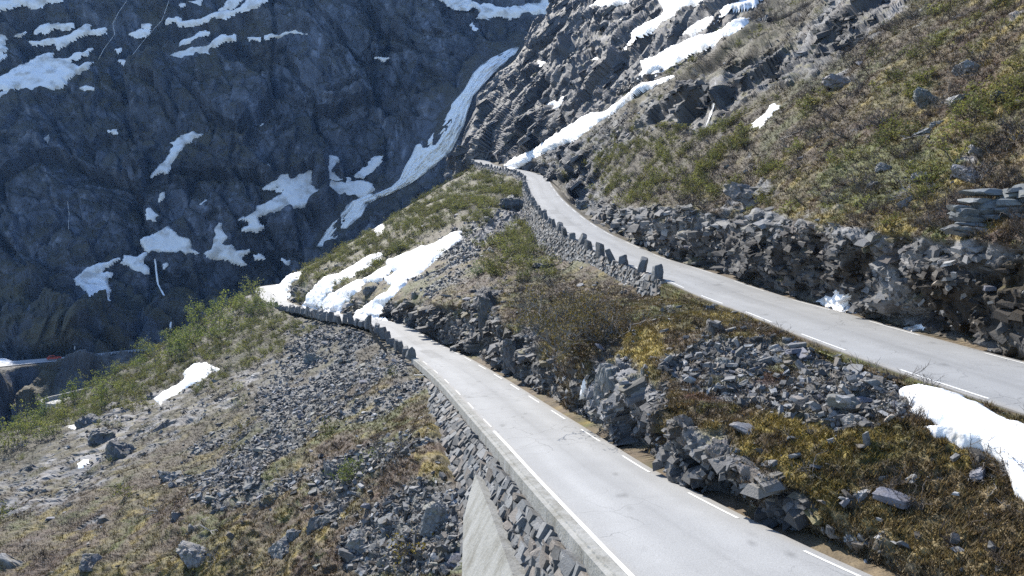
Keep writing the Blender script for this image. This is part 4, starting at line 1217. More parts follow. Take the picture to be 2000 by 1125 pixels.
# lower retaining wall under the concrete edge
i1 = int(np.argmin(np.abs(v1 - 1)))
sl_ = np.array([low['s'][int(np.argmin(((low['L'][:, :2] - R1[u, i1, :2]) ** 2).sum(1)))] for u in range(R1.shape[0] - 30)])
def mono(x): return np.maximum.accumulate(x)
sK = s_at(low['L'], low['s'], 812, 700)          # end of the concrete edge
colS = np.array([s_at(low['L'], low['s'], c[0][0], c[0][1]) for c in C1])
colF = np.array([wp(*c[1]) for c in C1])
sW1 = s_at(low['L'], low['s'], 850, 728)
ss = np.arange(s_at(low['L'], low['s'], 1600, 1500), sW1, .7)
E, sd = samp(low, 'L', ss)
foot = pchip(colS, colF, ss)
topl = E - sd * .62 - [0, 0, .55]
stone_wall("dry_stone_wall", topl, foot - [0, 0, .4], .38, 15, "grey dry-stone retaining wall under the concrete edge of the lower road", "stone wall", thick=.65, jut=.08)
FACE_T, FACE_B = topl, foot

# concrete edge beam
MAT_CONC, nt_, b_ = new_mat("old_concrete")
g_ = nt_.nodes.new("ShaderNodeNewGeometry")
mp_ = nt_.nodes.new("ShaderNodeMapping"); mp_.inputs["Scale"].default_value = (1, 1, .25)
n_ = nt_.nodes.new("ShaderNodeTexNoise"); n_.inputs["Scale"].default_value = 1.4; n_.inputs["Detail"].default_value = 8; n_.inputs["Roughness"].default_value = .65
r_ = nt_.nodes.new("ShaderNodeValToRGB")
r_.color_ramp.elements[0].position = .3; r_.color_ramp.elements[0].color = (.15, .145, .125, 1)
r_.color_ramp.elements[1].position = .68; r_.color_ramp.elements[1].color = (.29, .29, .28, 1)
e_ = r_.color_ramp.elements.new(.5); e_.color = (.24, .24, .225, 1)
nt_.links.new(g_.outputs["Position"], mp_.inputs[0]); nt_.links.new(mp_.outputs[0], n_.inputs["Vector"]); nt_.links.new(n_.outputs[0], r_.inputs[0]); nt_.links.new(r_.outputs[0], b_.inputs["Base Color"])
n2_ = nt_.nodes.new("ShaderNodeTexNoise"); n2_.inputs["Scale"].default_value = 9; n2_.inputs["Detail"].default_value = 6
bp_ = nt_.nodes.new("ShaderNodeBump"); bp_.inputs["Distance"].default_value = .03
nt_.links.new(g_.outputs["Position"], n2_.inputs["Vector"]); nt_.links.new(n2_.outputs[0], bp_.inputs["Height"]); nt_.links.new(bp_.outputs[0], b_.inputs["Normal"])
b_.inputs["Roughness"].default_value = .85
ss = np.arange(0.5, sK, .22)
E, sd = samp(low, 'L', ss)
prof = [(-.015, .02), (.30, .035), (.325, -.025), (.50, -.035), (.53, -.60), (.1, -.62)]
nzp = fbm(E, .7, 3, off=2)
rowsK = []
for k, (o_, h_) in enumerate(prof):
    jj = (.018 * nzp if k in (1, 2) else .012 * nzp) if k else 0 * nzp
    rag = .05 * (np.random.default_rng(3).random(len(ss)) - .5) if k in (1, 2) else 0
    rowsK.append(E - sd * (o_ + jj + rag)[:, None] + np.stack([0 * nzp, 0 * nzp, h_ + .015 * nzp], -1))
G = np.stack(rowsK, 1)
kb = mesh_np("concrete_edge", G.reshape(-1, 3), grid_faces(len(ss), len(prof)), MAT_CONC)
tag(kb, "long pale concrete edge beam along the outer side of the lower road", "kerb")
# joints: narrow dark gaps on the face
mj, ntj, bj = new_mat("joint_filler"); bj.inputs["Base Color"].default_value = (.05, .05, .048, 1); bj.inputs["Roughness"].default_value = .9
for sj in np.arange(3.0, sK, 4.1):
    e, d_ = samp(low, 'L', np.array([sj, sj + .035]))
    a = e - d_ * .545 - [0, 0, .05]; b2 = e - d_ * .555 - [0, 0, .58]
    mesh_np("joint", np.stack([a[0], a[1], b2[1], b2[0]]), np.array([[0, 1, 2, 3]]), mj, kb)

# triangular concrete wing wall leaning on the stone wall
def face_depth(px, py):
    G = FACE_T[:, None] + (FACE_B - FACE_T)[:, None] * np.linspace(0, 1.6, 50)[None, :, None]
    q, d = proj(G.reshape(-1, 3))
    i = np.argmin((q[:, 0] - px) ** 2 + (q[:, 1] - py) ** 2)
    return d[i]
cf = [(928, 926), (937, 948), (958, 1000), (980, 1062), (1004, 1132), (1030, 1215), (1065, 1330), (900, 1330), (901, 1215), (902, 1125), (905, 1015), (915, 972)]
dA = {}
front = []
for (x_, y_) in cf:
    front.append(wp(x_, y_, face_depth(x_, y_) - 1.7))
front = np.array(front)
# flatten to its mean plane
c_ = front.mean(0); u_, s__, vt = np.linalg.svd(front - c_)
nf_ = vt[2]
if nf_ @ c_ > 0: nf_ = -nf_
out = []
for (x_, y_) in cf:
    ray = wp(x_, y_, 1.0)
    out.append(ray * ((nf_ @ c_) / (nf_ @ ray)))
out = np.array(out)
k = len(cf)
bk = out - nf_ * .9
Vw = np.concatenate([out, bk])
Fw4 = [[i, (i + 1) % k, k + (i + 1) % k, k + i] for i in range(k)]
import bmesh
bm = bmesh.new()
vs = [bm.verts.new(v) for v in Vw]
bm.faces.new(vs[:k]); bm.faces.new(vs[k:][::-1])
for f in Fw4:
    bm.faces.new([vs[i] for i in f])
bmesh.ops.recalc_face_normals(bm, faces=bm.faces)
bmesh.ops.triangulate(bm, faces=[f for f in bm.faces if len(f.verts) > 4])
me = bpy.data.meshes.new("concrete_wing_wall"); bm.to_mesh(me); bm.free(); me.materials.append(MAT_CONC)
tag(link(bpy.data.objects.new("concrete_wing_wall", me)), "smooth pale triangular concrete wall standing against the rubble below the lower road", "concrete wall")

# ---------------------------------------------------------------- guard stones
def guard_shape(seed):
    r = np.random.default_rng(seed)
    V, F = block_shape(seed + 900, 3)
    b = V.copy()
    # upright tapered block
    x, y, zz = V[:, 0], V[:, 1], V[:, 2]
    m = np.abs(V).max(1, keepdims=True)
    cube = V / (m + 1e-9)
    W = V * 1.25
    tap = 1 - .22 * (W[:, 2] + 1) / 2
    W[:, 0] *= tap * .42; W[:, 1] *= tap * .30
    W[:, 2] = (W[:, 2] + 1) * .5 * 1.05
    W[:, 0] += .10 * r.normal() * W[:, 2]; W[:, 1] += .06 * r.normal() * W[:, 2]
    top = W[:, 2] > .75
    W[top, 2] += W[top, 0] * r.normal() * .35
    W += .03 * _grad[r.integers(0, 4096, len(W))] * 0 + (.035 * fbm(W, .3, 3, off=seed))[:, None] * np.array([1, 1, .5])
    me = mesh_np("guard_stone", W, F, MAT_STONE, col=stone_col(W, seed, (.15, .16, .175), .25, .15))
    me_data = me.data
    bpy.data.objects.remove(me)
    return me_data
GS = [guard_shape(40 + k) for k in range(12)]
def place_guard(r, s, side_off, sc, seed, label, group, zoff=0.0):
    rr = np.random.default_rng(seed)
    E, sd = samp(r, 'L', np.array([s]))
    p = E[0] - sd[0] * side_off
    o = bpy.data.objects.new("guard_stone", GS[int(rr.integers(12))])
    o.location = (p[0], p[1], p[2] + zoff - .12)
    o.rotation_euler = (rr.normal() * .1, rr.normal() * .1, math.atan2(sd[0][1], sd[0][0]) + math.pi / 2 + rr.normal() * .25)
    o.scale = (sc * rr.uniform(.75, 1.15), sc * rr.uniform(.8, 1.2), sc * rr.uniform(.7, 1.2))
    link(o)
    tag(o, label, "guard stone", group)
    return o
GU = "guard stones along the upper road"
upx = [(1290, 547), (1260, 534), (1224, 518), (1202, 507), (1180, 498), (1157, 488), (1140, 480), (1121, 469), (1108, 460), (1097, 452), (1086, 444), (1077, 436)]
nms = ["guard stone at the near end of the upper wall, last before the bare road edge", "second guard stone from the near end of the upper wall", "third guard stone from the near end of the upper wall",
       "fourth guard stone from the near end of the upper wall", "fifth guard stone from the near end of the upper wall", "sixth guard stone from the near end of the upper wall",
       "seventh guard stone from the near end of the upper wall", "eighth guard stone from the near end of the upper wall"]
for k, (x_, y_) in enumerate(upx):
    s_ = s_at(up['L'], up['s'], x_, y_)
    lab = nms[k] if k < len(nms) else "grey guard stone in the tight far row along the upper road"
    place_guard(up, s_, .32, 1.3 if k < 9 else 1.15, k, lab, GU)
sg = s_at(up['L'], up['s'], 1074, 433) + 2.5
sE = s_at(up['L'], up['s'], 930, 311)
k = 100
while sg < sE:
    place_guard(up, sg, .35, random.uniform(.95, 1.2), k, "grey guard stone in the tight far row along the upper road", GU)
    sg += random.uniform(2.2, 3.2); k += 1
GL = "guard stones along the lower road"
lowpx = [(806, 707), (798, 700), (790, 691), (781, 685), (773, 678), (766, 670), (757, 662)]
lnm = ["nearest guard stone of the lower road, where the concrete edge begins", "second guard stone after the concrete edge of the lower road ends", "third guard stone after the concrete edge of the lower road ends"]
for k, (x_, y_) in enumerate(lowpx):
    place_guard(low, s_at(low['L'], low['s'], x_, y_), .5, 1.25, 300 + k, lnm[k] if k < 3 else "dark guard stone in the curved row along the lower road", GL, -.05)
sg = s_at(low['L'], low['s'], 752, 656) + 1.2
sE = s_at(low['L'], low['s'], 542, 602)
k = 400
while sg < sE:
    place_guard(low, sg, .5, random.uniform(1.15, 1.5), k, "dark guard stone in the curved row along the lower road", GL, -.05)
    sg += random.uniform(1.9, 2.9); k += 1

# the highest road's wall with its stone posts, behind snow
hp = [(1205, 172), (1250, 155), (1300, 142), (1350, 122), (1400, 98), (1440, 76), (1480, 50), (1500, 36)]
top = np.array([sheet_hit(x_, y_ - 1, 'R3')[0] for x_, y_ in hp])
dd_ = proj(top)[1]; ds = np.interp(np.arange(len(hp)), [0, len(hp) - 1], [dd_[:3].mean(), dd_[-3:].mean()])
top = np.array([wp(x_, y_, d_ - 1.5) for (x_, y_), d_ in zip(hp, ds)])
T_ = np.linspace(0, len(hp) - 1, 60)
topd = catmull(np.arange(len(hp)), top, T_)
stone_wall("dry_stone_wall", topd, topd + np.array([-.5, -.6, -2.0]), .55, 21, "distant dark stone wall of the highest road, below the broad bright snow band", "stone wall", thick=.7, base=(.13, .13, .13))
sh = np.concatenate([[0], np.cumsum(np.linalg.norm(np.diff(topd, axis=0), axis=1))])
k = 0; s_ = .5
while s_ < sh[-1]:
    p = np.array([np.interp(s_, sh, topd[:, j]) for j in range(3)])
    o = bpy.data.objects.new("guard_stone", GS[k % 12])
    o.location = p - [0, 0, .15]; o.rotation_euler = (0, 0, random.uniform(0, 6)); s0 = random.uniform(.7, 1.05); o.scale = (s0, s0, s0 * 1.1)
    link(o); tag(o, "tiny dark stone post on the distant wall of the highest road", "guard stone", "stone posts on the highest road's wall")
    s_ += random.uniform(1.5, 2.4); k += 1

# stacked slabs at the right edge
tp = np.array([wp(1868, 432, 35.2), wp(1885, 402, 35.3), wp(1900, 386, 35.4), wp(1930, 376, 35.2), wp(1965, 372, 34.8), (wp(2010, 366, 34.2)), wp(2100, 352, 33.5)])
bt = np.array([wp(1866, 446, 35), wp(1890, 448, 34.8), wp(1915, 450, 34.6), wp(1945, 450, 34.2), wp(1980, 452, 33.8), wp(2030, 452, 33), wp(2110, 452, 32.5)])
def flat_stack():
    r = np.random.default_rng(77)
    V_, F_, C_, o_ = [], [], [], 0
    for t in np.linspace(0, 1, 7):
        x_ = 0
        L_ = (tp + (bt - tp) * t)
        s = np.concatenate([[0], np.cumsum(np.linalg.norm(np.diff(L_, axis=0), axis=1))])
        si = r.uniform(0, .3)
        while si < s[-1]:
            ln = r.uniform(.6, 1.5)
            p = np.array([np.interp(si + ln / 2, s, L_[:, j]) for j in range(3)])
            V, F = block_shape(int(r.integers(1e6)), 2)
            W = V * [ln * .68, .7, .21 * r.uniform(.6, 1.25)] @ roty(r.normal() * .07).T @ rotz(r.normal() * .2 - .1).T + p + r.normal(size=3) * .04
            V_.append(W); F_.append(F + o_); o_ += len(W)
            C_.append(stone_col(W, int(r.integers(999)), (.17, .19, .205), .3, .1))
            si += ln
    return np.concatenate(V_), np.concatenate(F_), np.concatenate(C_)
V_, F_, C_ = flat_stack()
tag(mesh_np("stacked_slab_wall", V_, F_, MAT_STONE, col=C_), "blue-grey dry wall of stacked flat slabs above the rock cut at the right edge", "stone wall")

# ---------------------------------------------------------------- named boulders
BOULD = [  # sheet, px, py, width px, height px, depth ratio, roll, base grey, label
 ('R1', 192, 858, 62, 56, .8, .1, (.13, .14, .155), "large dark block-shaped boulder, left of the pair on the left slope"),
 ('R1', 238, 884, 66, 44, .8, -.5, (.14, .15, .165), "large slanted dark boulder, right of the pair on the left slope"),
 ('R1', 167, 824, 44, 40, .8, -.3, (.16, .17, .185), "grey boulder just above the block-shaped boulder on the left slope"),
 ('R1', 332, 930, 52, 42, .7, -.4, (.19, .20, .21), "tilted grey slab boulder alone at the lower end of the scree"),
 ('R1', 642, 922, 44, 62, .7, .1, (.14, .15, .16), "upright dark boulder standing in the scree left of the concrete wing wall"),
 ('R1', 545, 1072, 58, 50, .8, -.4, (.18, .185, .19), "lichen-spotted boulder near the bottom edge, lower of the rounded pair"),
 ('R1', 574, 1044, 44, 36, .8, .1, (.21, .215, .22), "pale rounded boulder near the bottom edge, upper of the rounded pair"),
 ('R1', 628, 1020, 48, 46, .8, .2, (.15, .155, .16), "brown-tinged boulder above the pale rounded pair near the bottom edge"),
 ('R1', 382, 1086, 70, 40, .6, -.5, (.22, .22, .225), "long pale slanted rock at the bottom edge of the left slope"),
 ('R1', 617, 698, 44, 24, .7, -.2, (.13, .145, .15), "dark flat-topped boulder in the upper scree below the guard stones"),
 ('R1', 590, 714, 40, 20, .7, -.3, (.15, .155, .16), "flat grey boulder wedged under the dark flat-topped one in the upper scree"),
 ('R1', 175, 1098, 56, 34, .7, -.4, (.2, .2, .21), "grey rock in the heath near the bottom left of the photo"),
 ('R1', 700, 1062, 60, 44, .7, -.5, (.2, .205, .21), "broad grey slab left of the foot of the concrete wing wall"),
 ('R1', 850, 1010, 62, 70, .6, -.5, (.21, .215, .22), "big striated bedrock knob touching the concrete wing wall"),
 ('R3', 1888, 133, 54, 32, .6, -.5, (.27, .27, .28), "pale wedge boulder high in the shrubs near the right edge"),
 ('R3', 1805, 194, 66, 34, .6, -.65, (.15, .165, .165), "long dark green-grey slab leaning downhill among the shrubs"),
 ('R3', 1862, 194, 44, 24, .7, .1, (.29, .29, .29), "pale flat-faced boulder right of the long leaning slab"),
 ('R3', 1801, 255, 32, 22, .7, .2, (.18, .2, .22), "blue-grey boulder below the long leaning slab"),
 ('R3', 1830, 237, 22, 16, .7, .2, (.2, .22, .24), "small blue-grey stone beside the blue-grey boulder under the slab"),
 ('R3', 1955, 192, 40, 24, .7, -.4, (.19, .2, .2), "dull grey boulder by the right edge level with the leaning slab"),
 ('R3', 1729, 326, 28, 22, .7, -.4, (.2, .205, .21), "small grey boulder on the heath slope, left of the row of three"),
 ('R3', 1808, 340, 40, 20, .7, 0, (.26, .26, .265), "flat pale boulder, middle of the row of three on the heath slope"),
 ('R3', 1897, 338, 60, 34, .6, -.4, (.25, .25, .27), "pale striated boulder, right and largest of the row of three on the heath slope"),
 ('R3', 1706, 355, 26, 14, .7, 0, (.2, .2, .21), "low stone below the small grey boulder on the heath slope"),
 ('R3', 1768, 396, 26, 34, .5, -.9, (.24, .235, .24), "pointed pale stone poking up steeply from the heath above the rock cut"),
 ('R3', 1643, 158, 60, 30, .6, -.3, (.27, .25, .25), "smooth pinkish rock hump right of the dark rock band"),
 ('R3', 1143, 396, 44, 32, .7, .0, (.15, .16, .175), "blue-grey block on the inner side of the upper road's curve"),
 ('R3', 1910, 446, 100, 18, .3, -.05, (.16, .165, .165), "long dark slab laid under the stacked slab wall at the right edge"),
 ('R3', 1475, 388, 110, 40, .5, -.45, (.22, .215, .22), "big smooth sloping rock slab above the rock cut of the upper road"),
 ('R2', 1417, 711, 44, 32, .7, .0, (.2, .215, .225), "grey boulder topping the rubble below the upper road"),
 ('R2', 1675, 824, 48, 26, .6, -.2, (.26, .25, .24), "pale wedge-shaped boulder beside the large snow field"),
 ('R2', 1727, 930, 20, 17, .8, .1, (.32, .31, .29), "small pale boulder on the gravel below the large snow field"),
 ('R2', 1663, 1058, 28, 18, .8, .1, (.17, .19, .21), "lone blue-grey stone on the grass beside the lower road"),
 ('R2', 1357, 942, 22, 18, .8, .2, (.3, .29, .28), "pale angular stone at the edge of the lower road"),
 ('R2', 1332, 828, 40, 66, .4, .5, (.24, .21, .195), "pinkish slanted rock slab above the lower road"),
 ('R2', 1403, 880, 60, 52, .6, .2, (.19, .175, .17), "brown-grey rock outcrop right of the pinkish slab"),
 ('R2', 727, 562, 32, 20, .8, 0, (.12, .13, .14), "dark boulder lying between two snow lobes above the lower road"),
 ('R2', 1008, 396, 46, 24, .8, 0, (.11, .12, .13), "large dark boulder against the far end of the tall stone wall"),
 ('R2', 1064, 517, 34, 18, .8, 0, (.09, .095, .1), "dark overhanging boulder at the foot of the tall stone wall"),  # the cave's shade, made as a near-black boulder
 ('R2', 995, 690, 40, 70, .6, .1, (.11, .115, .125), "dark rock pillar at the inner edge of the lower road"),
 ('R2', 948, 620, 36, 90, .6, .05, (.09, .095, .1), "tall dark rock rib left of the rock pillar above the lower road"),
 ('R2', 1175, 770, 66, 110, .5, .08, (.16, .17, .175), "grey fluted rock face above the brown verge of the lower road"),
 ('R2', 1660, 790, 34, 18, .7, -.2, (.25, .25, .26), "flat pale stone in the rubble under the upper road"),
]
def boulder(key, px, py, w, h, dr, roll, base, lab, seed):
    P, n, N, i = sheet_hit(px, py, key)
    d = proj(P)[1]
    W, H = w / FPX * d, h / FPX * d
    V, F = rock_shape(seed * 7 + 3, 4, 9, .75, .07)
    S = V * [W * .56, W * .56 * dr, H * .60]
    M = rotz(-.35 + .25 * math.sin(seed)) @ roty(-roll)
    wv = S @ M.T
    wv = wv + (.06 * W * facets(wv, W * .16, seed)[0])[:, None] * V / np.linalg.norm(V, axis=1, keepdims=True)
    c = stone_col(wv / max(W, .3) * 2, seed, base, .45, .25)
    st = fbm(wv * np.array([.5, .5, 3.0]) @ M, W * .15, 2, off=seed)
    c *= (1 + .3 * st)[:, None]
    o = mesh_np("boulder", wv, F, MAT_STONE, col=np.clip(c, .01, .6))
    o.location = P - N * H * .12
    tag(o, lab, "boulder")
for k, b in enumerate(BOULD):
    boulder(*b, seed=k + 1)
print("walls", round(time.time() - T0, 1))

# ---------------------------------------------------------------- bedrock: split blocks and slabs standing out of the rock faces
def rock_blocks(key, n, seed, szf, dip, name="rock_face", zone_w=None, sink=.52, zd=(.18, .55), rv=1.0):
    r = np.random.default_rng(seed)
    S = SHEETS[key]
    P = S['V'].reshape(S['nu'], S['nv'], 3)
    a = np.linalg.norm(np.cross(np.gradient(P, axis=0), np.gradient(P, axis=1)), axis=-1).reshape(-1)
    a = np.minimum(a, np.percentile(a, 98))
    q = S['q']
    vis = np.where((q[:, 0] > -80) & (q[:, 0] < 2080) & (q[:, 1] > -80) & (q[:, 1] < 1205), 1.0, .5 * ((q[:, 0] > -450) & (q[:, 0] < 2600) & (q[:, 1] > -300) & (q[:, 1] < 1500)))
    w = a * S['rock'] ** 2 * smooth(.95, .55, S['N'][:, 2]) * vis * (1 - S['snow']) * smooth(1.15, 1.3, S['VI']) / np.maximum(S['d'], 12) ** 1.7
    if zone_w is not None: w = w * zone_w(S)
    idx = r.choice(len(w), n, p=w / w.sum(), replace=False)
    shp = [box_shape(seed * 100 + k, .3) for k in range(40)]
    Vs, Fs, Cs, off = [], [], [], 0
    for i in idx:
        V, F = shp[int(r.integers(40))]
        s = szf(S['d'][i]) * (.45 + 1.1 * r.random() ** 1.8)
        M = dip @ rotz(r.normal() * .13 * rv) @ rotx(r.normal() * .08 * rv) @ roty(r.normal() * .08 * rv)
        W = (V * [s * r.uniform(.9, 2.1), s * r.uniform(.6, 1.1), s * r.uniform(*zd)]) @ M.T + S['V'][i] - S['N'][i] * s * sink
        Vs.append(W); Fs.append(F + off); off += 8
        Cs.append(np.tile(np.clip(S['col'][i] * r.uniform(.55, 1.3), .010, .25) * [1, .995, .985], (8, 1)))
    o = mesh_np(name, np.concatenate(Vs), np.concatenate(Fs), MAT_STONE, col=np.concatenate(Cs))
    o["kind"] = "structure"
DIP3 = rotz(.3) @ roty(-.34) @ rotx(.16)
rock_blocks('R3', 1900, 501, lambda d: .27 * max(1, d / 45) ** .9, DIP3, zone_w=lambda S: smooth(135, 110, S['d']) * (1 - .85 * soft_poly(S['q'], Z_WET3[0], 20)))
rock_blocks('R3', 450, 505, lambda d: .42 * max(1, d / 45) ** .9, DIP3, zone_w=lambda S: smooth(135, 110, S['d']) * (1 - .4 * soft_poly(S['q'], Z_WET3[0], 20)), sink=.62, zd=(.14, .4), rv=.7)
rock_blocks('R3', 1700, 502, lambda d: .85 * (d / 180), rotz(.1) @ roty(-.6), zone_w=lambda S: smooth(115, 140, S['d']), sink=.3)
rock_blocks('R2', 1500, 503, lambda d: .30 * max(1, d / 45) ** .9, rotz(.25) @ roty(-.28) @ rotx(.12))
rock_blocks('R1', 900, 504, lambda d: .6 * (d / 70), rotz(.2) @ roty(-.45))
print("rock faces", round(time.time() - T0, 1))
# ---------------------------------------------------------------- scree: the largest stones as objects, the small ones as loose cover
PROTO = []
for k in range(12):
    V, F = block_shape(5000 + k, 3)
    V = V * [1.1, .8, .5] * (1 + .08 * fbm(V, .4, 3, off=k))[:, None]
    o = mesh_np("scree_stone", V, F, MAT_STONE, col=stone_col(V * .6, 60 + k, (.20 + .03 * math.sin(k * 3), .205 + .03 * math.sin(k * 3), .215), .2, .2))
    PROTO.append(o.data); bpy.data.objects.remove(o)
SMALL = []
for k in range(16):
    V, F = box_shape(7000 + k, .34)
    SMALL.append((V * [1.1, .75, .5], F))

def in_view(q, m=30):
    return (q[:, 0] > -m) & (q[:, 0] < 2000 + m) & (q[:, 1] > -m) & (q[:, 1] < 1125 + m)

def weights(key, w, wide=False):
    """area weighted choice of sheet points"""
    S = SHEETS[key]
    P = S['V'].reshape(S['nu'], S['nv'], 3)
    a = np.linalg.norm(np.cross(np.gradient(P, axis=0), np.gradient(P, axis=1)), axis=-1).reshape(-1)
    a = np.minimum(a, np.percentile(a, 97))
    vis = in_view(S['q'], 60) * 1.0
    if wide:      # thinner just outside the picture, so that the cover goes on past its edges
        q = S['q']; vis = np.maximum(vis, .4 * ((q[:, 0] > -450) & (q[:, 0] < 2550) & (q[:, 1] > -350) & (q[:, 1] < 1500)))
    ww = a * w * vis / np.maximum(S['d'], 8) ** 1.1
    return ww / ww.sum()

SG = {'R1': ("loose grey stone in the scree below the lower road", "scree stones below the lower road"),
      'R2': ("loose grey stone on the rubble bank between the two roads", "rubble stones between the roads"),
      'R3': ("loose grey stone on the slope above the upper road", "stones on the slope above the upper road")}
def scatter_stones(key, nbig, nsmall, seed, szbig, szsmall, extra=0.012):
    r = np.random.default_rng(seed)
    S = SHEETS[key]
    sc = S['sc']
    near_verge = smooth(1.9, 1.15, S['VI']) * .25 if key != 'R1' else 0
    w = (sc * 1.0 + extra + near_verge + .15 * S['rock']) * S['free'] * (1 - S['snow'])
    p = weights(key, w, True)
    idx = r.choice(len(p), nbig, p=weights(key, (sc + extra * 2.5) * S['free'] * (1 - S['snow'])), replace=False)
    for i in idx:
        o = bpy.data.objects.new("scree_stone", PROTO[int(r.integers(12))])
        s = r.uniform(*szbig) * (1 + .5 * smooth(80, 160, S['d'][i]))
        o.location = S['V'][i] + S['N'][i] * s * .12
        o.scale = (s * r.uniform(.8, 1.3), s * r.uniform(.7, 1.1), s * r.uniform(.6, 1.0))
        o.rotation_euler = (r.normal() * .35, r.normal() * .35, r.uniform(0, 6.3))
        link(o); tag(o, SG[key][0], "stone", SG[key][1])
    idx = r.choice(len(p), nsmall, p=p)
    Vs, Fs, Cs, off = [], [], [], 0
    for i in idx:
        V, F = SMALL[int(r.integers(16))]
        s = szsmall[0] + (szsmall[1] - szsmall[0]) * r.random() ** 2.2
        s *= (1 + .6 * smooth(70, 150, S['d'][i]))
        M = rotz(r.uniform(0, 6.3)) @ rotx(r.normal() * .5) @ roty(r.normal() * .5)
        W = (V * [s * r.uniform(.8, 1.4), s, s * r.uniform(.6, 1)]) @ M.T + S['V'][i] + S['N'][i] * s * .2 + r.normal(size=3) * .1
        Vs.append(W); Fs.append(F + off); off += len(W)
        g = r.uniform(.05, .18) if r.random() < .9 else .26
        Cs.append(np.tile(np.array([g, g * 1.01, g * 1.03]) if r.random() < .75 else np.array([g * 1.1, g * .98, g * .85]), (len(W), 1)))
    o = mesh_np("small_scree", np.concatenate(Vs), np.concatenate(Fs), MAT_STONE, col=np.concatenate(Cs))
    tag(o, {'R1': "small loose grey scree covering the slope below the lower road", 'R2': "small loose rubble and grit between the two roads", 'R3': "small loose stones on the slope above the upper road"}[key], "scree", kind="stuff")
scatter_stones('R1', 130, 15000, 1, (.26, .55), (.05, .27))
scatter_stones('R2', 110, 9000, 2, (.22, .5), (.04, .24), .03)
scatter_stones('R3', 50, 2200, 3, (.25, .55), (.06, .28), .02)
print("scree", round(time.time() - T0, 1))

# ---------------------------------------------------------------- twigs, shrubs, trees
def tube(pts, radii, n=3):
    pts = np.asarray(pts); k = len(pts)
    T = np.gradient(pts, axis=0); T /= np.linalg.norm(T, axis=1, keepdims=True) + 1e-9
    a = np.cross(T, [0.3, .2, .93]); a /= np.linalg.norm(a, axis=1, keepdims=True) + 1e-9
    b = np.cross(T, a)
    th = np.arange(n) * 2 * math.pi / n
    V = pts[:, None] + (np.cos(th)[None, :, None] * a[:, None] + np.sin(th)[None, :, None] * b[:, None]) * np.asarray(radii)[:, None, None]
    i = np.arange(k - 1)[:, None]; j = np.arange(n)[None]
    F = np.stack([i * n + j, i * n + (j + 1) % n, (i + 1) * n + (j + 1) % n, (i + 1) * n + j], -1).reshape(-1, 4)
    return V.reshape(-1, 3), F

def branchy(seed, stems, length, spread, levels, kids, rad, up_=.6, seg=4, wig=.25):
    """stems that fork; returns tubes and the tips"""
    r = np.random.default_rng(seed)
    parts, tips = [], []
    def grow(p, d, ln, rd, lev):
        pts = [p]; dd = d.copy()
        for k in range(seg if lev == 0 else 3):
            dd = dd + r.normal(size=3) * wig + np.array([0, 0, .10])
            dd /= np.linalg.norm(dd)
            pts.append(pts[-1] + dd * ln / (seg if lev == 0 else 3))
        parts.append(tube(pts, np.linspace(rd, rd * .45, len(pts))))
        tips.extend(pts[2:])
        if lev < levels:
            for k in range(kids):
                q = pts[int(r.integers(1, len(pts)))]
                nd = dd + r.normal(size=3) * .75 + [0, 0, .15]
                nd /= np.linalg.norm(nd)
                grow(q, nd, ln * r.uniform(.45, .75), rd * .55, lev + 1)
    for s in range(stems):
        a = r.uniform(0, 6.283)
        d = np.array([math.cos(a) * spread, math.sin(a) * spread, up_ * r.uniform(.5, 1.2)]); d /= np.linalg.norm(d)
        grow(np.array([math.cos(a) * .08, math.sin(a) * .08, -.1]), d, length * r.uniform(.7, 1.2), rad, 0)
    V, F = merge(parts)
    return V, F, np.array(tips)

def leaves(tips, n, size, jit, seed):
    r = np.random.default_rng(seed)
    c = tips[r.integers(0, len(tips), n)] + r.normal(size=(n, 3)) * jit
    a = r.normal(size=(n, 3)); a /= np.linalg.norm(a, axis=1, keepdims=True)
    b = r.normal(size=(n, 3)); b -= a * (a * b).sum(1, keepdims=True); b /= np.linalg.norm(b, axis=1, keepdims=True)
    s = size * r.uniform(.6, 1.3, (n, 1))
    V = np.stack([c - a * s, c + b * s * .6, c + a * s, c - b * s * .6], 1).reshape(-1, 3)
    F = np.arange(4 * n).reshape(n, 4)
    return V, F

def pick(key, n, seed, fn, wide=False):
    """n places on a sheet by weight fn(q, depth, S)"""
    S = SHEETS[key]
    r = np.random.default_rng(seed)
    w = fn(S) * S['free'] * (1 - S['snow'])
    return r.choice(len(w), n, p=weights(key, w, wide), replace=False), r

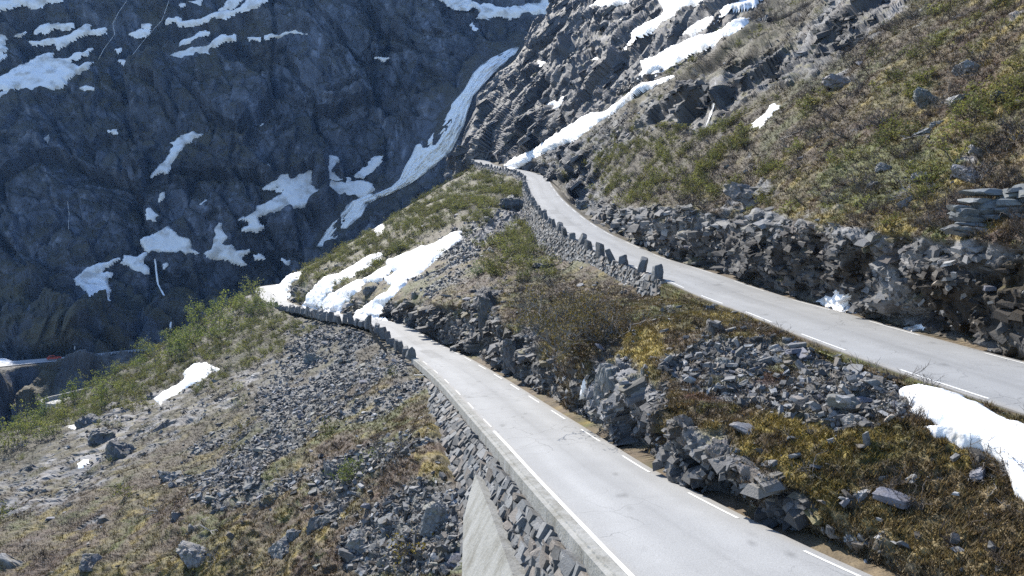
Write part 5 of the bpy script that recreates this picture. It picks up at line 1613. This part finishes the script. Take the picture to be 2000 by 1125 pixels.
# bare shrubs
BARE = []
for k in range(7):
    V, F, tips = branchy(300 + k, 7, .75, 1.0, 2, 3, .020, .7)
    BARE.append((V, F))
def bare_cols(V, k):
    b = [(.07, .055, .046), (.09, .078, .068), (.05, .04, .034), (.15, .14, .13)][k % 4]
    return np.tile(np.array(b), (len(V), 1))
BARE_ME = []
for k, (V, F) in enumerate(BARE):
    o = mesh_np("bare_shrub", V, F, MAT_TWIG, col=bare_cols(V, k)); BARE_ME.append(o.data); bpy.data.objects.remove(o)
SHL = {'R1': "leafless grey-brown shrub on the slope below the lower road", 'R2': "leafless brown shrub on the bank between the two roads", 'R3': "leafless dark shrub on the heath above the upper road"}
SHG = {'R1': "bare shrubs below the lower road", 'R2': "bare shrubs between the roads", 'R3': "bare shrubs above the upper road"}
def bare(key, nobj, nst, seed, fn, size):
    idx, r = pick(key, nobj, seed, fn)
    S = SHEETS[key]
    for i in idx:
        o = bpy.data.objects.new("bare_shrub", BARE_ME[int(r.integers(7))])
        s = r.uniform(*size)
        o.location = S['V'][i] - S['N'][i] * .03; o.scale = (s, s, s * r.uniform(.6, 1.0)); o.rotation_euler = (r.normal() * .25, r.normal() * .25 - .2, r.uniform(0, 6.3))
        link(o); tag(o, SHL[key], "shrub", SHG[key])
    idx, r = pick(key, int(nst * 1.15), seed + 50, fn, True)
    Vs, Fs, Cs, off = [], [], [], 0
    for i in idx:
        k = int(r.integers(7)); V, F = BARE[k]
        s = r.uniform(size[0] * .55, size[1] * .85)
        M = rotz(r.uniform(0, 6.3)) @ rotx(r.normal() * .3)
        W = (V * [s, s, s * r.uniform(.5, .9)]) @ M.T + S['V'][i]
        Vs.append(W); Fs.append(F + off); off += len(W)
        Cs.append(bare_cols(V, int(r.integers(4))) * r.uniform(.7, 1.2))
    o = mesh_np("heath_twigs", np.concatenate(Vs), np.concatenate(Fs), MAT_TWIG, col=np.concatenate(Cs))
    tag(o, {'R1': "tangle of bare heath twigs over the slope below the lower road", 'R2': "tangle of bare heath twigs over the bank between the roads", 'R3': "tangle of bare heath twigs over the slope above the upper road"}[key], "heath", kind="stuff")
bare('R3', 150, 2600, 31, lambda S: (1 - S['rock']) * smooth(.12, -.15, S['g1'] * .6) * (S['VI'] > 1.9) * (.5 + smooth(80, 200, S['d'])), (.8, 1.9))
bare('R2', 70, 1500, 32, lambda S: (1 - S['rock'] * .8) * (.12 + soft_poly(S['q'], [(1010, 560), (1100, 530), (1230, 600), (1220, 680), (1080, 720), (1000, 660)], 25) + .5 * smooth(110, 160, S['d'])), (.6, 1.5))
bare('R1', 80, 1400, 33, lambda S: (1 - S['rock'] * .7) * (1 - .8 * S['sc']) * (S['VI'] > 1.2) * (.5 + smooth(90, 140, S['d'])), (.6, 1.5))
print("shrubs", round(time.time() - T0, 1))

# grass and heather tufts close to the camera
def tufts(key, n, seed, fn, lab):
    idx, r = pick(key, int(n * 1.25), seed, fn, True)
    S = SHEETS[key]
    nb_ = 9
    c = S['V'][idx]
    m = len(idx)
    cc = np.repeat(c, nb_, 0) + r.normal(size=(m * nb_, 3)) * [.09, .09, .01]
    h = np.repeat(.05 + .16 * r.random(m) ** 2, nb_) * r.uniform(.6, 1.2, m * nb_)
    a = r.uniform(0, 6.283, m * nb_)
    lean = np.stack([np.cos(a), np.sin(a), 0 * a], -1)
    wd = np.stack([-np.sin(a), np.cos(a), 0 * a], -1) * .022
    up_v = np.array([0, 0, 1.0])
    tipp = cc + lean * (h * r.uniform(.5, 1.6, m * nb_))[:, None] + up_v * h[:, None]
    V = np.stack([cc - wd - [0, 0, .04], cc + wd - [0, 0, .04], tipp], 1).reshape(-1, 3)
    pal = np.array([[.26, .19, .095], [.21, .145, .065], [.14, .12, .04], [.30, .215, .06], [.12, .075, .05], [.11, .125, .035]])
    pw = np.array([.26, .22, .2, .10, .14, .08])
    g = S['g1'][idx]
    col = pal[r.choice(6, m, p=pw)]
    col = (.30 * col + .85 * S['col'][idx]) * r.choice([.35, .6, .9, 1.2], (m, 1), p=[.2, .3, .3, .2]) * .85 * (1 - .45 * smooth(40, 100, S['d'][idx]))[:, None]
    o = mesh_np("grass", V, np.arange(len(V)).reshape(-1, 3), MAT_LEAF, col=np.repeat(np.repeat(col, nb_, 0), 3, 0))
    tag(o, lab, "grass", kind="stuff")
tufts('R3', 26000, 61, lambda S: (1 - S['rock']) * smooth(130, 60, S['d']) * (S['VI'] > 1.05), "dry grass and heather tufts on the slope above the upper road")
tufts('R2', 22000, 62, lambda S: (1 - S['rock']) * (1 - .7 * S['sc']) * smooth(130, 50, S['d']) * (S['VI'] > 1.02), "dry grass and moss tufts on the bank between the roads")
tufts('R1', 20000, 63, lambda S: (1 - S['rock']) * (1 - .85 * S['sc']) * smooth(130, 60, S['d']) * (S['VI'] > 1.05), "dry grass tufts on the slope below the lower road")

# young birches: trunk and crown
GREEN = [(.20, .24, .05), (.16, .20, .045), (.23, .245, .06), (.14, .175, .05)]
BIR = []
for k in range(7):
    V, F, tips = branchy(800 + k, 2 if k % 3 else 1, 2.6, .35, 2, 5, .055, 1.1, seg=6, wig=.16)
    t_o = mesh_np("trunk", V, F, MAT_TWIG, col=np.tile([.15, .13, .115], (len(V), 1))); tm = t_o.data; bpy.data.objects.remove(t_o)
    up_t = tips[tips[:, 2] > .8]
    LV, LF = leaves(up_t, 380, .10, .16, 900 + k)
    r = np.random.default_rng(k)
    col = np.repeat(np.array(GREEN[k % 4])[None] * r.uniform(.65, 1.3, (len(LF), 1)), 4, 0)
    c_o = mesh_np("crown", LV, LF, MAT_LEAF, col=col); cm = c_o.data; bpy.data.objects.remove(c_o)
    BIR.append((tm, cm))
def birch(P, s, k, rz, lab, grp, h=1.0):
    t = empty("birch_tree", P, lab, "tree", grp)
    t.scale = (s, s, s * h); t.rotation_euler = (0, 0, rz)
    a = bpy.data.objects.new("trunk", BIR[k][0]); link(a, t)
    b = bpy.data.objects.new("crown", BIR[k][1]); link(b, t)
    return t
r = np.random.default_rng(99)
S = SHEETS['R1']
ridge = [(500, 575), (470, 590), (440, 602), (415, 618), (390, 630), (365, 645), (340, 655), (320, 668), (298, 682), (270, 700), (240, 716), (210, 735), (180, 752), (150, 770), (120, 785), (90, 800), (60, 815), (30, 832), (5, 845)]
n_ = 0
for (x_, y_) in ridge:
    for m in range(4):
        px_ = x_ + r.uniform(-18, 18); py_ = y_ + r.uniform(0, 46) * (1 if m else .2) + 4
        P, nn, N, i = sheet_hit(px_, py_, 'R1')
        birch(P - [0, 0, .1], r.uniform(.7, 1.3) * (1.6 if x_ > 300 else 1.15), int(r.integers(7)), r.uniform(0, 6), "young light green birch on the left ridge below the lower road", "young birches on the left ridge", r.uniform(.7, 1.05)); n_ += 1
for (x_, y_, s_, lab) in [(533, 617, 1.5, "tallest thin birch standing by the guard stones at the far bend of the lower road"), (520, 612, 1.2, "bright green birch beside the tallest one at the far bend of the lower road"), (505, 600, 1.2, "green birch at the outside of the far bend of the lower road")]:
    P, nn, N, i = sheet_hit(x_, y_, 'R1'); birch(P, s_, 3, 1.0, lab, "young birches at the far road bend")

# leafing shrubs: stems and foliage
SHR = []
for k in range(6):
    V, F, tips = branchy(1200 + k, 6, .85, .8, 2, 3, .022, .9)
    t_o = mesh_np("stems", V, F, MAT_TWIG, col=np.tile([.12, .095, .08], (len(V), 1))); tm = t_o.data; bpy.data.objects.remove(t_o)
    LV, LF = leaves(tips, 170, .075, .10, 1300 + k)
    rr = np.random.default_rng(k + 50)
    base = [(.20, .21, .055), (.22, .22, .065), (.14, .155, .05), (.19, .175, .06), (.12, .135, .045), (.23, .245, .065)][k]
    col = np.repeat(np.array(base)[None] * rr.uniform(.6, 1.3, (len(LF), 1)), 4, 0)
    c_o = mesh_np("foliage", LV, LF, MAT_LEAF, col=col); cm = c_o.data; bpy.data.objects.remove(c_o)
    SHR.append((tm, cm, (V, F), (LV, LF), col))
def shrub(P, s, k, rz, lab, grp):
    t = empty("leafing_shrub", P, lab, "shrub", grp); t.scale = (s, s, s * .85); t.rotation_euler = (0, 0, rz)
    link(bpy.data.objects.new("stems", SHR[k][0]), t); link(bpy.data.objects.new("foliage", SHR[k][1]), t)
LG = {'R1': ("small yellow-green shrub on the slope below the lower road", "leafing shrubs below the lower road"), 'R2': ("yellow-green shrub on the ridge between the two roads", "leafing shrubs between the roads"), 'R3': ("small green shrub on the slope above the upper road", "leafing shrubs above the upper road")}
def leafing(key, n, nst, seed, fn, size):
    idx, r = pick(key, n, seed, fn); S = SHEETS[key]
    for i in idx:
        shrub(S['V'][i], r.uniform(*size), int(r.integers(6)), r.uniform(0, 6.3), *LG[key])
    idx, r = pick(key, int(nst * 1.15), seed + 9, fn, True)
    Vs, Fs, Cs, off = [], [], [], 0
    for i in idx:
        k = int(r.integers(6)); s = r.uniform(size[0] * .6, size[1] * .8); M = rotz(r.uniform(0, 6.3))
        for (V, F), col in ((SHR[k][2], None), (SHR[k][3], SHR[k][4])):
            Vs.append((V * [s, s, s * .8]) @ M.T + S['V'][i]); Fs.append(F + off); off += len(V)
            Cs.append(np.tile([.10, .08, .07], (len(V), 1)) if col is None else col * r.uniform(.7, 1.15))
    o = mesh_np("scrub", np.concatenate(Vs), np.concatenate(Fs), MAT_LEAF, col=np.concatenate(Cs))
    tag(o, {'R1': "low green scrub filling the left ridge below the lower road", 'R2': "low yellow-green scrub over the far ridge between the roads", 'R3': "low green scrub in the hollows above the upper road"}[key], "scrub", kind="stuff")
leafing('R2', 130, 1800, 71, lambda S: (1 - S['rock']) * (smooth(125, 165, S['d']) * smooth(-.2, .15, S['g1']) * 2 + .5 * soft_poly(S['q'], [(930, 480), (1040, 440), (1080, 540), (960, 560)], 20)), (.9, 2.0))
leafing('R1', 70, 1500, 72, lambda S: (1 - S['rock']) * (1 - S['sc']) * (smooth(105, 150, S['d']) + .02 * (S['d'] > 60)) * (S['VI'] > 1.3), (.8, 1.7))
leafing('R3', 60, 1000, 73, lambda S: (1 - S['rock']) * (.5 * smooth(.05, .3, S['g1']) + 1.6 * smooth(-.1, .15, S['g1']) * soft_poly(S['q'], [(1110, 330), (1200, 260), (1420, 240), (1520, 330), (1380, 430), (1200, 440), (1120, 400)], 25)) * (S['VI'] > 1.6), (.6, 1.4))

# the big half-bare bush above the lower road, other single bushes
def big_bush(key, px, py, s, seed, nleaf, lcol, lab, stems=9, flat=.75, bark=(.17, .155, .14), lean=0):
    P, nn, N, i = sheet_hit(px, py, key)
    t = empty("bush", P - N * .1, lab, "bush"); t.rotation_euler = (0, lean, 0)
    V, F, tips = branchy(seed, stems, 1.0, .9, 3, 3, .028, .8, seg=5, wig=.28)
    V = V * [s, s, s * flat]; tips = tips * [s, s, s * flat]
    mesh_np("stems", V, F, MAT_TWIG, t, col=np.tile(bark, (len(V), 1)))
    if nleaf:
        LV, LF = leaves(tips, nleaf, .07, .12, seed + 1)
        rr = np.random.default_rng(seed)
        mesh_np("foliage", LV, LF, MAT_LEAF, t, col=np.repeat(np.array(lcol)[None] * rr.uniform(.55, 1.35, (nleaf, 1)), 4, 0))
big_bush('R2', 1115, 672, 3.1, 11, 3600, (.115, .095, .03), "big half-bare spreading bush on the bank below the tall stone wall", 13, bark=(.2, .185, .165))
big_bush('R2', 1180, 660, 2.3, 12, 1300, (.11, .08, .03), "brownish bush right beside the big half-bare bush")
big_bush('R2', 1050, 640, 2.2, 13, 900, (.11, .10, .03), "thin bush left of the big half-bare bush")
big_bush('R2', 1040, 470, 2.0, 14, 700, (.17, .19, .04), "olive green bush at the foot of the wall's far half")
big_bush('R2', 935, 530, 1.5, 15, 700, (.15, .22, .07), "small fresh green bush on the scree bank left of the tall wall")
big_bush('R1', 690, 930, 1.35, 16, 900, (.13, .16, .045), "green leafing bush in the scree left of the concrete wing wall")
big_bush('R1', 770, 890, 1.5, 17, 60, (.15, .13, .05), "bare pale-branched bush above the green bush in the scree")
big_bush('R1', 470, 790, 1.2, 18, 250, (.17, .2, .05), "lone green sprig bush on the slope above the tilted grey slab")
big_bush('R1', 420, 1085, 1.3, 19, 60, (.15, .13, .05), "bare tangled bush beside the long pale rock at the bottom edge", bark=(.2, .185, .17))
big_bush('R1', 800, 1085, 1.3, 20, 200, (.2, .16, .03), "dark bare bush over yellow grass near the concrete wing wall's foot", bark=(.09, .075, .065))
big_bush('R3', 1780, 380, 1.2, 21, 0, (1, 1, 1), "pale twisted bare bush above the pointed stone on the heath", bark=(.27, .25, .24))
big_bush('R3', 1720, 240, 1.6, 22, 60, (.15, .13, .05), "bare dark bush left of the long leaning slab", bark=(.12, .105, .095))
big_bush('R3', 1905, 350, 1.1, 23, 0, (1, 1, 1), "pale twig tangle in front of the largest boulder of the row", bark=(.27, .25, .24))
# a leaning half-dead trunk by the guard stones
P0 = sheet_hit(748, 682, 'R1')[0]
dcam = proj(P0)[1]
pts = [P0, P0 + wp(728, 660, dcam - .5) - wp(748, 682, dcam), P0 + wp(722, 645, dcam - 1) - wp(748, 682, dcam), P0 + wp(718, 622, dcam - 1.2) - wp(748, 682, dcam)]
t = empty("leaning_tree", P0, "dark leaning half-dead tree just below the guard stones of the lower road", "tree")
V, F = tube(np.array(pts) - P0, [.22, .19, .13, .05], 6)
mesh_np("trunk", V, F, MAT_TWIG, t, col=np.tile([.11, .10, .09], (len(V), 1)))
V, F, tips = branchy(5, 5, 1.5, .6, 2, 4, .04, .8)
V = V + (pts[1] - P0)
mesh_np("crown", V, F, MAT_TWIG, t, col=np.tile([.13, .12, .105], (len(V), 1)))
# dead white branches on the slopes
DB = [('R3', 1550, 265, 46, 22, "pale fallen dead branch on the slope right of the little cliff waterfall"), ('R3', 1790, 272, 50, 12, "pale dead branch lying below the blue-grey boulder"), ('R1', 560, 940, 60, 8, "pale dead branch lying across the middle of the left slope"),
      ('R1', 300, 1000, 44, -14, "pale dead branch in the bare twigs of the left slope"), ('R1', 420, 1040, 50, -16, "pale dead branch above the long pale rock")]
for k, (key, px_, py_, L_, dy_, lab) in enumerate(DB):
    P, nn, N, i = sheet_hit(px_, py_, key); d_ = proj(P)[1]
    a = wp(px_ - L_ / 2, py_ + dy_ / 2, d_) - P; b = wp(px_ + L_ / 2, py_ - dy_ / 2, d_) - P
    rr = np.random.default_rng(k)
    pp = [a + (b - a) * q + rr.normal(size=3) * .06 + N * .18 for q in np.linspace(0, 1, 6)]
    parts = [tube(pp, np.linspace(.05, .015, 6))]
    for m in range(4):
        e = pp[1 + m] + rr.normal(size=3) * .5 + N * .2
        parts.append(tube([pp[1 + m], (pp[1 + m] + e) / 2 + rr.normal(size=3) * .05, e], [.025, .018, .008]))
    V, F = merge(parts)
    o = mesh_np("dead_branch", V, F, MAT_TWIG, col=np.tile([.34, .32, .30], (len(V), 1))); o.location = P
    tag(o, lab, "branch")
print("plants", round(time.time() - T0, 1))

# ---------------------------------------------------------------- water
MAT_FOAM, nt_, b_ = new_mat("falling_water")
at_ = nt_.nodes.new("ShaderNodeAttribute"); at_.attribute_name = "Col"
nt_.links.new(at_.outputs["Color"], b_.inputs["Base Color"])
b_.inputs["Roughness"].default_value = .55
al_ = nt_.nodes.new("ShaderNodeAttribute"); al_.attribute_name = "cover"
nt_.links.new(al_.outputs["Fac"], b_.inputs["Alpha"])

def fall(name, left, right, key, lift, label, nv=60, nu=260, streaks=9, thin=0.0, seed=0, dep=None):
    """white water poured between a left and a right bank line (picture positions, top to bottom), laid on the rock of a sheet"""
    Lp = np.asarray(left, float); Rp = np.asarray(right, float)
    def para(L): return np.concatenate([[0], np.cumsum(np.linalg.norm(np.diff(L, axis=0), axis=1))]) / np.linalg.norm(np.diff(L, axis=0), axis=1).sum()
    T = np.linspace(0, 1, nu)
    Li = np.stack([np.interp(T, para(Lp), Lp[:, j]) for j in (0, 1)], -1)
    Ri = np.stack([np.interp(T, para(Rp), Rp[:, j]) for j in (0, 1)], -1)
    w = np.linspace(0, 1, nv)
    Q = Li[:, None] * (1 - w)[None, :, None] + Ri[:, None] * w[None, :, None]
    if dep is None:
        S = SHEETS[key]; q = proj(S['L'])[0]; dS = proj(S['L'])[1]
        dc = []
        for t_ in range(0, nu, 8):
            row = []
            for m in (0, nv // 2, nv - 1):
                x_, y_ = Q[t_, m]
                row.append(dS[int(np.argmin((q[:, 0] - x_) ** 2 + (q[:, 1] - y_) ** 2))])
            dc.append(row)
        dc = np.array(dc)
        for _ in range(3):
            dc[1:-1] = .25 * dc[:-2] + .5 * dc[1:-1] + .25 * dc[2:]
        ti = np.arange(0, nu, 8)
        D = np.stack([np.interp(np.arange(nu), ti, dc[:, m]) for m in range(3)], -1)
        Dp = np.stack([np.interp(w, [0, .5, 1], D[t_]) for t_ in range(nu)])
    else:
        Dp = np.repeat(np.interp(T, np.linspace(0, 1, len(dep)), dep)[:, None], nv, 1)
    a = (Q[..., 0] - CX) / FPX; b = (CY - Q[..., 1]) / FPX
    len_m = np.linalg.norm(np.diff(Q[:, nv // 2], axis=0), axis=1).sum() / FPX * Dp.mean()
    wid_m = np.linalg.norm(Q[:, 0] - Q[:, -1], axis=1).mean() / FPX * Dp.mean()
    uv = np.stack([np.repeat(w[None] * wid_m, nu, 0), np.repeat(T[:, None] * len_m, nv, 1), 0 * Q[..., 0] + seed], -1).reshape(-1, 3)
    st = fbm(uv * [1, .10, 1], wid_m / streaks, 4, off=seed)
    bil = fbm(uv * [1, .35, 1], wid_m / streaks * 1.6, 4, off=seed + 7)
    hump = np.sqrt(np.clip(np.sin(np.pi * w), 0, 1))[None, :] * np.ones((nu, 1))
    D2 = Dp - lift * hump - (lift * .9 * (st + bil)).reshape(nu, nv) * hump
    V = np.stack([a * D2, (CP + b * SP) * D2, (-SP + b * CP) * D2], -1).reshape(-1, 3)
    edge = np.minimum(w, 1 - w)[None, :] * np.ones((nu, 1)) * 2
    cov = smooth(.02, .42, edge.reshape(-1) + .45 * st + .35 * bil - thin + (.22 if thin == 0 else 0))
    tt = np.repeat(T, nv)
    cov *= smooth(-.01, .03, tt) * smooth(1.02, .96, tt)
    base = np.array([.93, .94, .95])
    c = base * (1 - .16 * smooth(.05, .4, -st - .5 * bil))[:, None]
    o = mesh_np(name, V, grid_faces(nu, nv), MAT_FOAM, col=c, smooth_shade=True, attrs={"cover": np.clip(cov, 0, 1)})
    tag(o, label, "waterfall")
fall("waterfall", WL, WR, 'R4', 2.6, "great white waterfall plunging down the dark cliff", seed=1)
fall("waterfall", WL2, WR2, 'R4', 1.8, "lower cascade spreading over ledges behind the green ridge", seed=3, streaks=7, thin=.12)
fall("waterfall", WL3, WR3, 'R3', .6, "little waterfall falling off the dark rock band on the right slope", nv=30, nu=90, streaks=6, thin=.78, seed=5)
fall("waterfall", z(480, 540, 5.113, [(1165, 215), (1095, 275), (1065, 320), (1045, 385)]), z(480, 540, 5.113, [(1180, 220), (1112, 282), (1090, 330), (1085, 392)]), 'R2', .12, "thin melt water trickle beside the right snow drift of the lower road", nv=10, nu=50, streaks=3, seed=6)
def stream(pts, wpx, lab, thin=.1, seed=0):
    p = np.asarray(pts, float)
    fall("stream", p - [wpx / 2, 0], p + [wpx / 2, 0], 'R4', .5, lab, nv=8, nu=160, streaks=2, thin=thin, seed=seed)
stream(ZD((845, 385), (855, 440), (858, 480), (868, 550), (895, 600), (922, 650), (932, 700), (940, 755), (935, 800)), 5, "thin white stream falling from the tall snow cone", seed=11)
stream(ZD((370, 90), (380, 160), (375, 250), (370, 330), (368, 470)), 1.6, "faint thread of water on the dark cliff left of the snow aprons", .5, 12)
stream(ZD((440, 790), (415, 840), (410, 910)), 2.0, "faint thread of water dropping over the dark cut above the valley road", .2, 13)
stream(ZA((700, 0), (650, 70), (620, 130), (630, 190), (570, 270), (540, 330)), 1.8, "left thread of water in the upper left mountain gully", .5, 14)
stream(ZA((930, 0), (890, 110), (800, 210), (760, 260), (705, 335), (730, 580), (738, 640)), 1.8, "long thread of water winding past the two snow dots", .5, 15)

# ---------------------------------------------------------------- valley road, hairpin parapet, car
g = R4
def row_at(vv):
    j = int(np.argmin(np.abs(v4 - vv))); return R4[:, j]
ra, rb = row_at(1.0), row_at(2.0)
qa = proj(ra)[0]
m_ = (qa[:, 0] > -200) & (qa[:, 0] < 420)
ra, rb = ra[m_], rb[m_]
wv_ = np.linspace(.12, .9, 8)
for _ in range(30):
    ra[1:-1] = .25 * ra[:-2] + .5 * ra[1:-1] + .25 * ra[2:]; rb[1:-1] = .25 * rb[:-2] + .5 * rb[1:-1] + .25 * rb[2:]
G = ra[:, None] * (1 - wv_)[None, :, None] + rb[:, None] * wv_[None, :, None]
zz = G[..., 2].mean(1, keepdims=True)
G[..., 2] = zz + (G[..., 2] - zz) * .25 + .35
V = G.reshape(-1, 3)
vr = mesh_np("valley_road", V, grid_faces(len(ra), 8), MAT_ASPH, col=np.tile([.30, .31, .32], (len(V), 1)) * (1 + .1 * fbm(V, 6, 2))[:, None])
vr["kind"] = "structure"
def road_pt(px):
    i = int(np.argmin(np.abs(proj(G[:, 3])[0][:, 0] - px))); return G[i, 3], G[min(i + 4, len(G) - 1), 3] - G[max(i - 4, 0), 3]
# low stones along the outer edge of the valley road
sg_ = 0
for i in range(0, len(G), 3):
    px_ = proj(G[i, 0])[0][0]
    if 170 < px_ < 300:
        o = bpy.data.objects.new("guard_stone", GS[i % 12]); o.location = G[i, 0] - [0, 0, .1]; o.scale = (.9, .9, .8); o.rotation_euler = (0, 0, i)
        link(o); tag(o, "tiny grey guard stone on the far valley road", "guard stone", "guard stones on the valley road")

def simple(name, rgb, rough=.5, metal=0, parent=None):
    m, nt, b = new_mat(name); b.inputs["Base Color"].default_value = (*rgb, 1); b.inputs["Roughness"].default_value = rough; b.inputs["Metallic"].default_value = metal
    return m
RED = simple("red_paint", (.45, .07, .045), .3); GLS = simple("dark_glass", (.02, .025, .03), .1); TYR = simple("tyre_rubber", (.02, .02, .02), .8); LMP = simple("lamp_glass", (.8, .8, .78), .2); RIM = simple("alloy", (.5, .5, .5), .35, 1)
def bm_obj(name, bm, mat, parent):
    me = bpy.data.meshes.new(name); bm.to_mesh(me); bm.free(); me.materials.append(mat)
    return link(bpy.data.objects.new(name, me), parent)
def prism(name, prof, y0, y1, mat, parent, inset=0.0, bevel=.04):
    bm = bmesh.new()
    a = [bm.verts.new((x, y0, zz_)) for x, zz_ in prof]; b = [bm.verts.new((x, y1, zz_)) for x, zz_ in prof]
    n = len(prof)
    bm.faces.new(a); bm.faces.new(b[::-1])
    for i in range(n): bm.faces.new((a[i], b[i], b[(i + 1) % n], a[(i + 1) % n]))
    bmesh.ops.recalc_face_normals(bm, faces=bm.faces)
    if bevel: bmesh.ops.bevel(bm, geom=list(bm.edges), offset=bevel, segments=2, affect='EDGES', clamp_overlap=True)
    return bm_obj(name, bm, mat, parent)
P, dr = road_pt(105)
car = empty("parked_car", P + [0, 0, .02], "tiny red car on the valley road at the far left", "car")
car.rotation_euler = (0, 0, math.atan2(dr[1], dr[0])); car.scale = (1.1, 1.1, 1.1)
prism("body", [(-2.1, .35), (2.1, .35), (2.15, .7), (1.9, .85), (1.0, .95), (.55, 1.02), (-1.6, 1.02), (-2.1, .9), (-2.15, .6)], -.86, .86, RED, car, bevel=.06)
prism("cabin", [(-1.75, 1.0), (.75, .98), (.15, 1.45), (-1.35, 1.48)], -.72, .72, RED, car, bevel=.06)
prism("windscreen", [(.72, 1.02), (.22, 1.40), (.26, 1.40), (.77, 1.02)], -.62, .62, GLS, car, bevel=0)
for sgn in (-1, 1):
    prism("side_window", [(-1.5, 1.06), (.5, 1.06), (.08, 1.38), (-1.25, 1.40)], sgn * .715, sgn * .735, GLS, car, bevel=0)
    prism("headlight", [(2.08, .68), (2.16, .68), (2.14, .8), (2.05, .82)], sgn * .5, sgn * .78, LMP, car, bevel=0)
    for xx in (-1.3, 1.35):
        bm = bmesh.new(); bmesh.ops.create_cone(bm, cap_ends=True, segments=20, radius1=.33, radius2=.33, depth=.22)
        wh = bm_obj("wheel", bm, TYR, car); wh.location = (xx, sgn * .78, .33); wh.rotation_euler = (math.pi / 2, 0, 0)
        bm = bmesh.new(); bmesh.ops.create_cone(bm, cap_ends=True, segments=16, radius1=.2, radius2=.2, depth=.235)
        bm_obj("rim", bm, RIM, wh)
# hairpin with a concrete parapet on the valley side
hz = wp(100, 790, 240)[2]
def on_level(px, py, zl):
    ray = wp(px, py, 1.0); return ray * (zl / ray[2])
hp_ = np.array([on_level(*p, hz) for p in [(185, 762), (150, 770), (120, 777.5), (100, 782), (88, 786.5), (83, 790), (87, 793.5), (98, 795.5), (115, 796.5), (135, 797.5), (170, 799)]])
tt_ = np.linspace(0, len(hp_) - 1, 90)
path = catmull(np.arange(len(hp_)), hp_, tt_)
tn = np.gradient(path, axis=0); tn /= np.linalg.norm(tn, axis=1, keepdims=True)
sdv = np.stack([tn[:, 1], -tn[:, 0], 0 * tn[:, 0]], -1)
cen = path.mean(0)
if (sdv * (cen - path)).sum(1).mean() > 0: sdv = -sdv       # outwards
prof = [(0, 0), (0, 1.25), (.55, 1.28), (.62, -2.2)]
G2 = np.stack([path + sdv * o_ + np.array([0, 0, h_]) for o_, h_ in prof], 1)
pw_ = mesh_np("concrete_parapet", G2.reshape(-1, 3), grid_faces(90, 4), MAT_CONC)
tag(pw_, "pale curved concrete parapet round the hairpin bend down in the valley", "parapet")
deck = np.concatenate([path + [0, 0, .02], [cen + [0, 0, .02]]])
Fd = np.array([[i, i + 1, 90] for i in range(89)])
hd_ = mesh_np("hairpin_road", np.concatenate([deck, deck - [0, 0, .4]]), np.concatenate([Fd, Fd + 91]), MAT_ASPH, col=np.tile([.3, .305, .31], (182, 1)))
hd_["kind"] = "structure"
# white plank lying below the end of the guard stones
P, nn, N, i = sheet_hit(817, 733, 'R1')
bm = bmesh.new(); bmesh.ops.create_cube(bm, size=1); bmesh.ops.scale(bm, vec=(1.15, .14, .06), verts=bm.verts); bmesh.ops.bevel(bm, geom=list(bm.edges), offset=.01, segments=1, affect='EDGES')
pk = bm_obj("plank", bm, simple("white_wood", (.6, .58, .55), .7), None); pk.location = P + N * .2; tag(pk, "short whitish plank lying on the bank where the guard stones end", "plank")
print("done", round(time.time() - T0, 1))
# ---------------------------------------------------------------- air
HAZE_DENSITY = 0.00006
bm = bmesh.new(); bmesh.ops.create_cube(bm, size=1)
lo_, hi_ = np.array([-1550, -520, -215]), np.array([1250, 1450, 420])
bmesh.ops.scale(bm, vec=tuple(hi_ - lo_), verts=bm.verts); bmesh.ops.translate(bm, vec=tuple((hi_ + lo_) / 2), verts=bm.verts)
mh = bpy.data.materials.new("haze"); mh.use_nodes = True
nt = mh.node_tree; nt.nodes.remove(nt.nodes["Principled BSDF"])
pv = nt.nodes.new("ShaderNodeVolumePrincipled"); pv.inputs["Color"].default_value = (.2, .45, 1.0, 1); pv.inputs["Density"].default_value = HAZE_DENSITY; pv.inputs["Anisotropy"].default_value = .3
nt.links.new(pv.outputs[0], nt.nodes["Material Output"].inputs["Volume"])
hz_o = bm_obj("haze", bm, mh, None); hz_o["kind"] = "stuff"; tag(hz_o, "thin blue haze in the air between the slopes", "haze")
